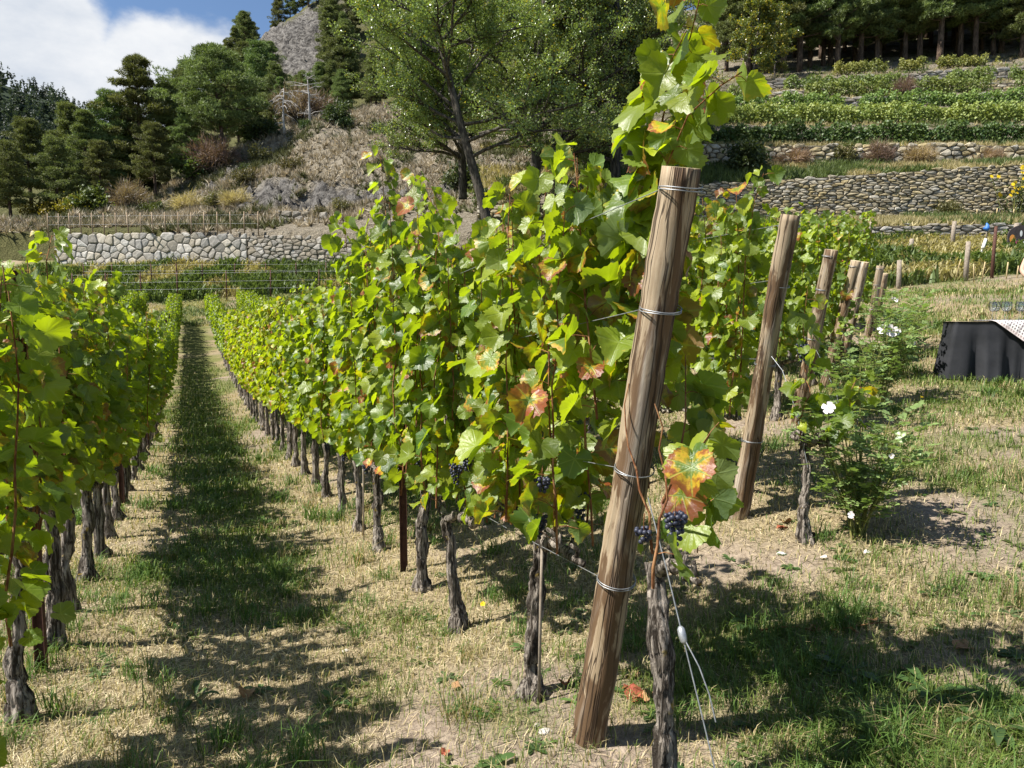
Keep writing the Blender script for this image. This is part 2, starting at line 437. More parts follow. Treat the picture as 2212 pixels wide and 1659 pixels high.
M['dead_leaf_red'] = mat_simple('fallen_red_leaf', (0.26, 0.055, 0.035), (0.36, 0.13, 0.06), 22, 0.75, 0.25, 0.5, 0.01)
M['dead_leaf_brown'] = mat_simple('fallen_brown_leaf', (0.26, 0.135, 0.06), (0.44, 0.27, 0.14), 22, 0.75, 0.25, 0.5, 0.01)
M['skin'] = mat_simple('skin', (0.55, 0.33, 0.24), (0.62, 0.39, 0.29), 12, 0.55, 0.35, 0.1, 0.002)
M['trousers'] = mat_simple('blue_trousers', (0.04, 0.05, 0.09), (0.06, 0.075, 0.12), 12, 0.9)
M['white_paint'] = mat_simple('white_plastic', (0.66, 0.67, 0.66), (0.76, 0.76, 0.75), 5, 0.5)
M['blue_plastic'] = mat_simple('blue_plastic', (0.03, 0.13, 0.42), (0.05, 0.18, 0.52), 5, 0.4)
M['dark_board'] = mat_simple('dark_painted_board', (0.035, 0.030, 0.030), (0.07, 0.055, 0.055), 5, 0.8)
M['orange_paint'] = mat_simple('orange_paint', (0.66, 0.26, 0.05), (0.72, 0.33, 0.08), 8, 0.7)
M['pink_paint'] = mat_simple('pink_paint', (0.62, 0.06, 0.22), (0.70, 0.10, 0.28), 8, 0.7)
def mat_glass():
    t = NT('clear_glass')
    # thin-walled glass: clear face on, mirror-like at the rims
    tp = t.node('ShaderNodeBsdfTransparent', {'Color': (0.93, 0.95, 0.95)})
    gl_ = t.node('ShaderNodeBsdfGlossy', {'Roughness': 0.02, 'Color': (1.0, 1.0, 1.0)})
    lw = t.node('ShaderNodeLayerWeight', {'Blend': 0.22})
    mx = t.node('ShaderNodeMixShader', {0: t.math('ADD', 0.05, t.math('MULTIPLY', lw.outputs['Fresnel'], 0.8), True)})
    t.l.new(tp.outputs[0], mx.inputs[1]); t.l.new(gl_.outputs[0], mx.inputs[2])
    return t.done(mx.outputs[0])
M['glass'] = mat_glass()
def mat_runner():
    t = NT('checked_runner'); uv = t.node('ShaderNodeAttribute', attribute_name='leafuv').outputs['Vector']
    sx = t.node('ShaderNodeSeparateXYZ'); t.l.new(uv, sx.inputs[0])
    u, v = sx.outputs[0], sx.outputs[1]
    a = t.math('GREATER_THAN', t.math('FRACT', t.math('MULTIPLY', t.math('ADD', u, t.math('MULTIPLY', v, 0.35)), 62)), 0.5)
    b = t.math('GREATER_THAN', t.math('FRACT', t.math('MULTIPLY', v, 58)), 0.4)
    f = t.math('MULTIPLY', a, b)
    f = t.math('MAXIMUM', f, t.math('MULTIPLY', t.math('GREATER_THAN', t.math('FRACT', t.math('MULTIPLY', u, 17)), 0.8), 0.55))
    col = t.mix(f, (0.70, 0.68, 0.66), (0.16, 0.13, 0.14))
    # rose-coloured border along the edge of the cloth
    edge = t.math('MINIMUM', t.math('MINIMUM', u, t.math('SUBTRACT', 1.0, u)), t.math('MINIMUM', v, t.math('SUBTRACT', 1.0, v)))
    col = t.mix(t.rng(edge, 0.018, 0.022, 0.5, 0.0), col, (0.50, 0.38, 0.36))
    return t.done(t.pbsdf(col, 0.85, 0.2, t.bump(f, 0.2, 0.003)))
M['runner'] = mat_runner()

# ------------------------------------------------------------------ the ground of the vineyard
R1, RL, R2 = 1.3, -0.7, 3.3                       # distance of the rows beside the path and of the next one
ctrl = []
for a, z in ((-6, .1), (-2, .06), (0.5, .05), (1.76, .04), (2.8, -.02), (3.7, -.10), (4.6, -.12), (5.6, -.2), (7.2, -.3), (10.2, -.42), (13.2, -.55), (18.2, -.7), (23.4, -.6), (32.4, -.25), (40, .4), (46.3, .93), (55, 1.3)):
    for p in (R1, RL):
        ctrl.append((*rowpt(a, p), z + (0.02 if p < 0 else 0)))
for a, p, z in ((0.5, 3.3, .22), (3.3, R2, .30), (4.2, R2, .29), (6, R2, .2), (10, R2, .05), (20, R2, -.2), (40, R2, .5), (2.5, 5.3, .5), (5.3, 5.6, .56), (9, 5.6, .5), (20, 5.6, .6),
                (6.8, 7.6, .72), (12, 7.6, .9), (-3, 4, .3), (-3, 8, .6), (3, 10, .9), (0, 14, 1.3), (10, -4, -.5), (30, -4, -.6), (50, -6, .9), (20, -12, -1.0), (0, -6, .0), (50, -16, .8), (25, -22, -1.2), (10, -12, -.6)):
    ctrl.append((*rowpt(a, p), z))
for u, v, d in ((130, 573, 67), (400, 573, 65), (740, 575, 62), (1000, 530, 60), (-150, 572, 69), (-500, 570, 72), (150, 642, 60), (450, 642, 58), (700, 642, 56), (300, 668, 56), (500, 672, 54),
                (1055, 535, 36), (1250, 540, 34), (1500, 535, 33), (1700, 533, 32), (1900, 531, 32), (2212, 526, 32), (2500, 526, 32), (1940, 622, 23), (2085, 602, 23), (2212, 590, 23), (2500, 590, 23),
                (2000, 690, 14.5), (2212, 645, 15), (2030, 824, 9.2), (2212, 822, 9.2), (1400, 600, 26), (1100, 570, 45)):
    ctrl.append(tuple(at(u, v, d)))
_ground = TPS(ctrl, 0.05)
def gz(x, y):
    """Height of the ground, with its small unevenness."""
    x = np.asarray(x, float); y = np.asarray(y, float)
    z = _ground(x, y)
    far = np.clip(np.hypot(x, y) / 12.0, 0.6, 4.0)
    return z + (fbm(x * 1.3 + 5, y * 1.3, 3, 4) - 0.47) * 0.10 * far + (fbm(x * 7, y * 7 + 3, 9, 2) - 0.37) * 0.035
def gpt(x, y): return np.array([x, y, float(gz(x, y))])

def green_amount(x, y):
    """Where the sward is green rather than dry: patches, and the middle of the path more than the vine strips."""
    x = np.asarray(x, float); y = np.asarray(y, float)
    a = x * ROW_A[0] + y * ROW_A[1]; p = x * ROW_P[0] + y * ROW_P[1]
    t = ((p - RL) / 2.0) % 1.0                                    # 0 at a row, 0.5 mid-path
    mid = np.exp(-((t - 0.5) / 0.24) ** 2)
    lawn = 1 / (1 + np.exp(-(p - 2.3 - 0.72 * (a - 1.0) * (a > 1)) * 2.0))
    g = fbm(x * 0.9 + 11, y * 0.9 + 4, 21, 4)
    g2 = fbm(x * 2.6 + 1, y * 2.6 + 8, 31, 3)
    rows = 0.10 + 0.85 * mid * np.clip((a - 1) / 8, 0.35, 1.0) + np.clip((a - 6) / 30, 0, .38)
    lawn_g = 0.56
    base = rows * (1 - lawn) + lawn_g * lawn
    return np.clip(base + (g - 0.47) * 1.9 + (g2 - 0.44) * 0.9, 0, 1)
def bare_amount(x, y):
    g = fbm(np.asarray(x) * 0.7 + 31, np.asarray(y) * 0.7 + 14, 41, 4)
    b = np.clip((g - 0.50) * 7, 0, 1)
    for (u, v, d, r) in ((2190, 1480, 2.75, .30), (2150, 1200, 3.9, .45), (1560, 1190, 4.2, .35), (2212, 1180, 4.2, .5), (1700, 1230, 4.0, .3)):
        q = at(u, v, d); b = np.maximum(b, np.exp(-((x - q[0]) ** 2 + (y - q[1]) ** 2) / r ** 2))
    return b

def lines(*segs):
    out = []
    for a, b, s in segs: out.append(np.arange(a, b, s))
    return np.concatenate(out)
gx = lines((-90, -40, 2.0), (-40, -12, .7), (-12, -4, .3), (-4, 5, .07), (5, 12, .22), (12, 40, .8), (40, 60.1, 2.0))
gy = lines((-12, 0.8, .6), (0.8, 8, .07), (8, 16, .2), (16, 40, .5), (40, 70.1, .75))
GX, GY = np.meshgrid(gx, gy)
# stay in front of the retaining wall and of the terraces
ylim = np.interp(GX, [-90, -60, -41, -26, -14, -5, 0, 60], [76, 73, 69.5, 67.5, 64.5, 62, 33.5, 33.5])
keep = GY <= ylim + 1.0
GZ = gz(GX, GY)
nxg = len(gx)
idx = np.arange(GX.size).reshape(GX.shape)
Qg = np.stack([idx[:-1, :-1], idx[:-1, 1:], idx[1:, 1:], idx[1:, :-1]], -1)
Qg = Qg[keep[:-1, :-1]].reshape(-1, 4)
ga = green_amount(GX, GY).ravel(); ba = bare_amount(GX, GY).ravel()
def mat_ground():
    t = NT('vineyard_ground'); p = t.pos()
    col = t.node('ShaderNodeAttribute', attribute_name='tint').outputs['Color']
    sep = t.node('ShaderNodeSeparateColor'); t.l.new(col, sep.inputs[0])
    g, b = sep.outputs[0], sep.outputs[1]
    n1 = t.noise(p, 3.0, 6, 0.65); n2 = t.noise(p, 26.0, 5, 0.7); n3 = t.noise(t.mapping(p, (60, 18, 30)), 1.0, 4, 0.6, 1.2)
    straw = t.mix(t.rng(n3, 0.3, 0.7), (0.13, 0.10, 0.055), (0.34, 0.275, 0.165))
    soil = t.mix(t.rng(n2, 0.3, 0.7), (0.15, 0.115, 0.085), (0.33, 0.265, 0.205))
    gr = t.mix(n2, (0.060, 0.082, 0.020), (0.165, 0.170, 0.050))
    c = t.mix(b, straw, soil)
    gm = t.rng(t.math('ADD', g, t.math('MULTIPLY', t.math('SUBTRACT', n2, 0.5), 0.9)), 0.30, 0.85, 0.0, 0.85)
    c = t.mix(gm, c, gr)
    h = t.math('ADD', t.math('MULTIPLY', n2, 0.7), t.math('MULTIPLY', n3, 0.5))
    return t.done(t.pbsdf(c, 0.95, 0.12, t.bump(h, 0.8, 0.03)))
M['ground'] = mat_ground()
me = mesh_np('ground', np.stack([GX.ravel(), GY.ravel(), GZ.ravel()], 1), None, Qg, M['ground'], True, tint=np.stack([ga, ba, ga * 0], 1))
obj('ground', me, kind='structure')

# ------------------------------------------------------------------ the slope behind, the terraces and the far hill
hp = [(-400, 505, 72), (-200, 503, 70), (130, 502, 67.8), (400, 501, 65.8), (740, 504, 62.8), (1000, 500, 61), (1150, 470, 58),
      (0, 488, 78), (130, 484, 76), (300, 474, 76), (450, 462, 78), (600, 455, 76), (750, 450, 71), (900, 450, 68), (680, 430, 78), (820, 425, 74),
      (700, 380, 82), (850, 370, 80), (400, 425, 88), (500, 350, 94), (560, 318, 97), (640, 270, 103), (700, 250, 106), (850, 255, 103), (1000, 280, 95), (1100, 330, 85),
      (250, 450, 100), (100, 470, 100), (0, 470, 110), (-200, 480, 110), (350, 390, 130), (200, 410, 140), (0, 420, 150), (-300, 430, 150),
      (560, 170, 150), (650, 175, 150), (750, 190, 145), (900, 180, 140), (1100, 200, 130), (600, 66, 172), (700, 84, 170), (690, 0, 186), (800, -20, 186), (1000, 0, 186), (545, 105, 178), (1300, 100, 150), (1300, 250, 110),
      (450, 230, 182), (350, 300, 192), (200, 370, 195), (0, 410, 200)]
_hill = TPS([tuple(at(*q)) for q in hp], 0.3)
def hz(x, y):
    x = np.asarray(x, float); y = np.asarray(y, float)
    return _hill(x, y) + (fbm(x * 0.16 + 3, y * 0.16, 51, 5) - 0.48) * 3.2 * np.clip((y - 66) / 14, 0.05, 1) + (fbm(x * .9, y * .9, 57, 3) - .44) * 0.8 * np.clip((y - 66) / 8, 0, 1)
us = np.linspace(-420, 1340, 300); ds = np.concatenate([np.linspace(62.0, 110, 150), np.linspace(110.5, 200, 140)])
U2, D2 = np.meshgrid(us, ds)
front = np.interp(U2, [-420, 130, 740, 1000, 1340], [72.6, 68.2, 63.0, 60, 60])
D2 = front + (D2 - 62.0) / (200 - 62.0) * (200 - front)
HX = (U2 - IMG_W / 2) / F_PX * D2; HY = D2
HZ = hz(HX, HY)
rock = np.zeros(HX.shape)
for u, v, d, rx, ry in ((640, 110, 168, 13, 17), (600, 80, 172, 8, 8), (690, 140, 160, 8, 12), (690, 432, 77, 6.0, 4.5), (560, 425, 80, 5, 4), (800, 430, 74, 4, 3.5), (880, 440, 71, 4, 3), (480, 400, 88, 3, 4)):
    q = at(u, v, d); rock = np.maximum(rock, np.exp(-((HX - q[0]) / rx) ** 2 - ((HY - q[1]) / ry) ** 2))
rock = np.clip((rock + (fbm(HX * .5, HY * .5, 61, 3) - .45) * 0.9 - 0.35) * 3, 0, 1)
crag = np.abs(fbm(HX * .55 + 2, HY * .55, 71, 5) - .48) * 2
HZ = HZ + rock * ((fbm(HX * 1.1 + 2, HY * 1.1, 73, 4) - 0.45) * 2.6 - crag * 3.2 + .3)
dry = np.clip(1.35 - (HY - 70) / 50, 0, 1) * np.clip((U2 - 330) / 160, 0, 1)
idx = np.arange(HX.size).reshape(HX.shape)
Qh = np.stack([idx[:-1, :-1], idx[:-1, 1:], idx[1:, 1:], idx[1:, :-1]], -1).reshape(-1, 4)
def mat_hill():
    t = NT('dry_hillside'); p = t.pos()
    col = t.node('ShaderNodeAttribute', attribute_name='tint').outputs['Color']
    sep = t.node('ShaderNodeSeparateColor'); t.l.new(col, sep.inputs[0])
    n1 = t.noise(p, 0.35, 6, 0.65); n2 = t.noise(p, 2.2, 6, 0.7); n3 = t.noise(t.mapping(p, (1, 1, 4)), 1.3, 5, 0.7, 1.0)
    grass = t.mix(t.rng(n2, 0.35, 0.68), (0.23, 0.195, 0.14), (0.40, 0.35, 0.27))
    green = t.mix(n2, (0.075, 0.085, 0.03), (0.19, 0.175, 0.075))
    c = t.mix(t.rng(t.math('ADD', n1, t.math('MULTIPLY', t.math('SUBTRACT', 0.5, sep.outputs[1]), 0.5)), 0.44, 0.62), grass, green)
    n4 = t.noise(p, 1.1, 9, 0.75)
    rk = t.mix(t.rng(n4, 0.36, 0.64), (0.06, 0.055, 0.05), (0.30, 0.28, 0.255))
    c = t.mix(sep.outputs[0], c, rk)
    return t.done(t.pbsdf(c, 0.95, 0.1, t.bump(t.math('ADD', n2, t.math('MULTIPLY', n4, 1.5)), 1.0, 0.5)))
M['hill'] = mat_hill()
HZ[0] -= 6.0
me = mesh_np('hillside', np.stack([HX.ravel(), HY.ravel(), HZ.ravel()], 1), None, Qh, M['hill'], True, tint=np.stack([rock.ravel(), dry.ravel(), rock.ravel() * 0], 1))
obj('hillside', me, kind='structure')

# terraces: breakpoints of their profile as (depth, row of the picture at u = 1500, the same at u = 2212)
TERR = [('bank', 33.0, 533, 527), ('wall', 33.15, 500, 488), ('top', 33.6, 499, 487), ('back', 42.0, 482, 470), ('wall', 42.25, 405, 360), ('top', 42.8, 404, 359), ('back', 47.8, 358, 352), ('wall', 48.05, 319, 317),
        ('top', 48.5, 318, 316), ('back', 52.5, 313, 312), ('back', 55.0, 279, 276), ('top', 55.4, 274, 270), ('back', 61.0, 268, 262), ('back', 63, 247, 236), ('back', 68.0, 236, 222), ('wall', 68.2, 226, 203), ('top', 68.7, 225, 202),
        ('back', 75, 222, 196), ('wall', 75.2, 208, 180), ('top', 75.7, 207, 179), ('back', 82, 204, 170), ('wall', 82.2, 186, 148), ('top', 82.8, 185, 147), ('back', 90, 178, 128), ('back', 96, 165, 105), ('back', 120, 110, 20), ('back', 150, 20, -90)]
def terr_z(x, k):
    """Height of breakpoint k at x."""
    _, d, va, vb = TERR[k]
    qa, qb = at(1500, va, d), at(2212, vb, d)
    return qa[2] + (qb[2] - qa[2]) * (np.asarray(x, float) - qa[0]) / (qb[0] - qa[0])
T_D = np.array([q[1] for q in TERR])
def tz(x, y):
    x = np.asarray(x, float); y = np.asarray(y, float)
    Z = np.stack([terr_z(x, k) for k in range(len(TERR))], -1)
    k = np.clip(np.searchsorted(T_D, y) - 1, 0, len(TERR) - 2)
    t = np.clip((y - T_D[k]) / (T_D[k + 1] - T_D[k]), 0, 1)
    z0 = np.take_along_axis(Z, k[..., None], -1)[..., 0]; z1 = np.take_along_axis(Z, k[..., None] + 1, -1)[..., 0]
    return z0 + (z1 - z0) * t
tu = np.linspace(1190, 2700, 100)
td = np.unique(np.concatenate([T_D] + [np.linspace(T_D[k], T_D[k + 1], max(2, int((T_D[k + 1] - T_D[k]) / 0.8) + 1)) for k in range(len(T_D) - 1)]))
TU, TD = np.meshgrid(tu, td)
TX = (TU - IMG_W / 2) / F_PX * TD
TZ = tz(TX, TD)
iswall = np.zeros(len(td), bool)
for k in range(1, len(TERR)):
    if TERR[k][0] == 'wall': iswall |= (td >= T_D[k - 1] - 1e-6) & (td <= T_D[k] + 1e-6)
TZ = TZ + np.where(iswall[:, None], 0, (fbm(TX * .8, TD * .8, 81, 4) - .47) * 0.5)
idx = np.arange(TX.size).reshape(TX.shape)
Qt = np.stack([idx[:-1, :-1], idx[:-1, 1:], idx[1:, 1:], idx[1:, :-1]], -1).reshape(-1, 4)
dryt = np.clip(0.65 - fbm(TX * .25, TD * .6, 91, 3) * 0.9 + 0.3, 0, 1)
me = mesh_np('terraced_slope', np.stack([TX.ravel(), TD.ravel(), TZ.ravel()], 1), None, Qt, M['hill'], False, tint=np.stack([np.zeros(TX.size), dryt.ravel(), np.zeros(TX.size)], 1))
obj('terraced_slope', me, kind='structure')

# the wooded hill across the valley
fu = np.linspace(-900, 420, 90); fd = np.linspace(330, 620, 40)
FU, FD = np.meshgrid(fu, fd)
ridge = np.interp(FU, [-900, -300, 0, 60, 120, 190, 260, 330, 420], [-40, 70, 165, 188, 208, 240, 290, 330, 380])
base_v = 470.0
tt = np.clip((FD - 330) / (520 - 330), 0, 1)
vv = base_v + (ridge - base_v) * tt
FX = (FU - IMG_W / 2) / F_PX * FD
FZ = np.empty_like(FX)
for i in range(FX.shape[0]):
    for j in range(FX.shape[1]):
        FZ[i, j] = at(FU[i, j], vv[i, j], min(FD[i, j], 520))[2] * 1.0
FZ = np.where(FD > 520, FZ - (FD - 520) * 0.5, FZ) + (fbm(FX * .02, FD * .02, 101, 4) - .47) * 9
idx = np.arange(FX.size).reshape(FX.shape)
Qf = np.stack([idx[:-1, :-1], idx[:-1, 1:], idx[1:, 1:], idx[1:, :-1]], -1).reshape(-1, 4)
M['far_hill'] = mat_simple('wooded_hill_floor', (0.022, 0.034, 0.020), (0.045, 0.060, 0.032), 0.05, 0.95, 0.1, 0.3, 1.0, coord='Generated')
me = mesh_np('far_hill', np.stack([FX.ravel(), FD.ravel(), FZ.ravel()], 1), None, Qf, M['far_hill'], True)
obj('far_hill', me, kind='structure')
# ground beyond and beneath everything, out to the horizon
zb = -14.0
me = mesh_np('valley_floor', [(-3000, -2500, zb), (3000, -2500, zb), (3000, 5000, zb), (-3000, 5000, zb)], None, [(0, 1, 2, 3)], M['far_hill'])
obj('valley_floor', me, kind='structure')

# ------------------------------------------------------------------ stone walls
def clip_poly(poly, px, py, nx, ny):
    out = []; n = len(poly)
    for i in range(n):
        a, b = poly[i], poly[(i + 1) % n]
        da = (a[0] - px) * nx + (a[1] - py) * ny; db = (b[0] - px) * nx + (b[1] - py) * ny
        if da <= 0: out.append(a)
        if (da < 0 < db) or (db < 0 < da):
            t = da / (da - db); out.append((a[0] + (b[0] - a[0]) * t, a[1] + (b[1] - a[1]) * t))
    return out
def stone_cells(w, h, cw, ch, jit, rng, vary=0.35):
    """A wall face split into courses of uneven stones: a list of polygons."""
    pts = {}
    ny = max(1, int(round(h / ch))); nx = max(1, int(round(w / cw)))
    for r in range(-1, ny + 1):
        off = (r % 2) * 0.5 + rng.uniform(-.2, .2)
        for c in range(-1, nx + 1):
            pts[(c, r)] = ((c + 0.5 + off * 0.9 - .2 + rng.uniform(-jit, jit)) * w / nx, (r + 0.5 + rng.uniform(-jit, jit) * 0.8) * h / ny)
    pts = {k_: q_ for k_, q_ in pts.items() if rng.uniform() > .20}
    sx = ch / cw                                     # measure distances so that cells keep their proportion
    cells = []
    for (c, r), (x, y) in pts.items():
        poly = [(0, 0), (w, 0), (w, h), (0, h)]
        if not (-cw < x < w + cw and -ch < y < h + ch): continue
        for dc in (-2, -1, 0, 1, 2):
            for dr in (-2, -1, 0, 1, 2):
                if (dc, dr) == (0, 0) or (c + dc, r + dr) not in pts: continue
                qx, qy = pts[(c + dc, r + dr)]
                nx_, ny_ = (qx - x) * sx * sx, (qy - y)
                poly = clip_poly(poly, (x + qx) / 2, (y + qy) / 2, nx_, ny_)
                if len(poly) < 3: break
            if len(poly) < 3: break
        if len(poly) >= 3: cells.append(poly)
    return cells
def stone_geo(poly, rng, gap, proud):
    P = np.array(poly); c = P.mean(0)
    A = 0.5 * abs(np.dot(P[:, 0], np.roll(P[:, 1], 1)) - np.dot(P[:, 1], np.roll(P[:, 0], 1)))
    if A < gap * gap * 4: return None
    sz = math.sqrt(A)
    # round the corners
    q = []
    n = len(P)
    for i in range(n):
        a, b = P[i], P[(i + 1) % n]
        if np.linalg.norm(b - a) < 0.12 * sz: q.append((a + b) / 2); continue
        q.append(a * 0.87 + b * 0.13); q.append(a * 0.13 + b * 0.87)
    P = np.array(q); n = len(P)
    k = max(0.3, 1 - 2 * gap / sz)
    P0 = c + (P - c) * k
    gap = gap * rng.uniform(.35, 1.3); out = rng.uniform(0.15, 1.0) * proud; tilt = rng.uniform(-.5, .5, 2) * proud / sz
    def lay(f, y): 
        q = c + (P0 - c) * f
        return np.stack([q[:, 0], -(y + ((q - c) @ tilt) * (1 if y > 0 else 0)) + rng.normal(0, proud * .05, n), q[:, 1]], 1)
    V = np.vstack([lay(1.0, -0.10), lay(1.0, 0.45 * out + .005), lay(0.80, out + .015), [[c[0], -(out + .015 + .18 * proud), c[1]]]])
    Q = []; T = []
    for L in range(2):
        for i in range(n):
            j = (i + 1) % n
            Q.append((L * n + i, L * n + j, (L + 1) * n + j, (L + 1) * n + i))
    for i in range(n): T.append((2 * n + i, 2 * n + (i + 1) % n, 3 * n))
    return V, T, Q, A
def stone_wall(name, label, A_, B_, h0, h1, cw, ch, jit, gap, proud, mat, fill, seed, group=None, limit=300, thick=0.5):
    """A wall from A_ to B_ (points on its foot); every stone is a part."""
    rng = np.random.default_rng(seed)
    A_ = np.asarray(A_, float); B_ = np.asarray(B_, float)
    d = B_ - A_; w = math.hypot(d[0], d[1]); ang = math.atan2(d[1], d[0]); slope = d[2] / w
    root = obj(name, None, loc=A_, rot=(0, 0, ang), label=label, cat='wall', group=group)
    h = max(h0, h1)
    cells = stone_cells(w, h, cw, ch, jit, rng)
    stones = []
    for poly in cells:
        cx = sum(q[0] for q in poly) / len(poly); cy = sum(q[1] for q in poly) / len(poly)
        top = h0 + (h1 - h0) * cx / w + rng.uniform(-.35, .3) * ch
        if cy > top - 0.2 * ch: continue
        g = stone_geo(poly, rng, gap, proud)
        if g is None: continue
        V, T, Q, ar = g
        V = V.copy(); V[:, 2] += slope * V[:, 0]
        stones.append((ar, V, T, Q))
    order = sorted(range(len(stones)), key=lambda i: -stones[i][0])
    for i in order[:limit]:
        ar, V, T, Q = stones[i]
        c = V.mean(0)
        obj('stone', mesh_np('stone', V - c, T, Q, mat, False), root, c)
    if len(order) > limit:
        mb = MB()
        for i in order[limit:]: mb.add(*stones[i][1:])
        obj('small_stones', mb.mesh('small_stones', mat, False), root, kind='stuff')
    V, Q = boxv(0, w, -0.01, thick, -0.6, 1)
    V[4:, 2] = h0 - 0.55 * ch; V[[5, 7], 2] = h1 - 0.55 * ch
    V[:, 2] += slope * V[:, 0]
    obj('core', mesh_np('core', V, None, Q, fill), root)
    return root
qa, qb = at(120, 572, 67.6), at(535, 574, 64.2)
stone_wall('retaining_wall', 'pale mortared boulder wall with slender fence posts along its top', qa, qb, 2.85, 2.75, 0.66, 0.58, 0.46, 0.032, 0.10, M['stone_pale'], M['mortar'], 11)
qa, qb = at(537, 574, 64.2), at(765, 577, 62.0)
stone_wall('dry_stone_wall', 'rough grey drystone wall continuing from the pale boulder wall', qa, qb, 2.6, 2.4, 0.55, 0.32, 0.46, 0.02, 0.12, M['stone_grey'], M['earth_fill'], 12)
qa, qb = at(603, 500, 68.5), at(800, 506, 67.0)
stone_wall('rubble_wall', 'low broken wall of round boulders under the grey rock slope', qa, qb, 1.9, 1.5, 0.80, 0.55, 0.40, 0.05, 0.25, M['stone_grey'], M['earth_fill'], 13)
qa, qb = at(1030, 470, 46.5), at(1260, 472, 46.0)
stone_wall('rubble_wall', 'short drystone wall showing behind the leaning tree trunk', qa, qb, 1.1, 1.0, 0.55, 0.26, 0.36, 0.03, 0.12, M['stone_warm'], M['earth_fill'], 14)
def terrace_wall(k, u0, u1, label, cw, ch, mat, seed, gap=0.03, proud=0.10, limit=300, jit=0.36, extra=0.12):
    d = T_D[k - 1] - 0.12
    x0 = (u0 - IMG_W / 2) / F_PX * d; x1 = (u1 - IMG_W / 2) / F_PX * d
    a0, a1 = float(terr_z(x0, k - 1)), float(terr_z(x1, k - 1)); b0, b1 = float(terr_z(x0, k)), float(terr_z(x1, k))
    return stone_wall('terrace_wall', label, (x0, d, a0 - .1), (x1, d, a1 - .1), b0 - a0 + .1 + extra, b1 - a1 + .1 + extra, cw, ch, jit, gap, proud, mat, M['earth_fill'], seed)
terrace_wall(1, 1870, 2190, 'lowest terrace wall of flat grey stones beyond the lawn fence', 0.46, 0.13, M['stone_grey'], 21, 0.018, 0.08, 300, 0.46)
terrace_wall(4, 1500, 2300, 'tall drystone terrace wall of thin ochre slabs below the grass bank', 0.40, 0.125, M['stone_warm'], 22, 0.018, 0.07, 300, 0.46)
terrace_wall(7, 1480, 2300, 'terrace wall of rounded pale boulders at the foot of the clipped lowest vine row', 0.48, 0.28, M['stone_warm'], 23, 0.022, 0.14, 300, 0.48)
terrace_wall(15, 1660, 2300, 'thin dark terrace wall above the two pale green vine rows', 0.9, 0.22, M['stone_grey'], 24, limit=120)
terrace_wall(18, 1600, 2300, 'stony edge wall one step below the topmost vine terrace', 0.9, 0.24, M['stone_warm'], 25, limit=120)
terrace_wall(21, 1620, 2300, 'topmost terrace wall just under the pine forest edge', 1.0, 0.28, M['stone_grey'], 26, limit=120)

# ------------------------------------------------------------------ trees
def orient_tris(C, D, L, Wd, rng, roll=None):
    """Narrow triangles: base centre C, direction D, length L, width Wd -> (V, T)."""
    n = len(C)
    D = D / np.maximum(np.linalg.norm(D, axis=1, keepdims=True), 1e-9)
    R = rng.normal(size=(n, 3)); S = np.cross(D, R); S /= np.maximum(np.linalg.norm(S, axis=1, keepdims=True), 1e-9)
    V = np.stack([C - S * (Wd * 0.5)[:, None], C + S * (Wd * 0.5)[:, None], C + D * L[:, None]], 1).reshape(-1, 3)
    T = np.arange(3 * n).reshape(-1, 3)
    return V, T
def leaf_quads(C, D, N, L, Wd):
    """Diamond leaves of four corners: base C, direction D, normal N."""
    D = D / np.maximum(np.linalg.norm(D, axis=1, keepdims=True), 1e-9)
    S = np.cross(D, N); S /= np.maximum(np.linalg.norm(S, axis=1, keepdims=True), 1e-9)
    N2 = np.cross(S, D)
    mid = C + D * (L * 0.45)[:, None]
    V = np.stack([C, mid + S * (Wd * .5)[:, None] + N2 * (Wd * .10)[:, None], C + D * L[:, None], mid - S * (Wd * .5)[:, None] + N2 * (Wd * .10)[:, None]], 1).reshape(-1, 3)
    i = np.arange(len(C)) * 4
    T = np.concatenate([np.stack([i, i + 1, i + 2], 1), np.stack([i, i + 2, i + 3], 1)])
    return V, T

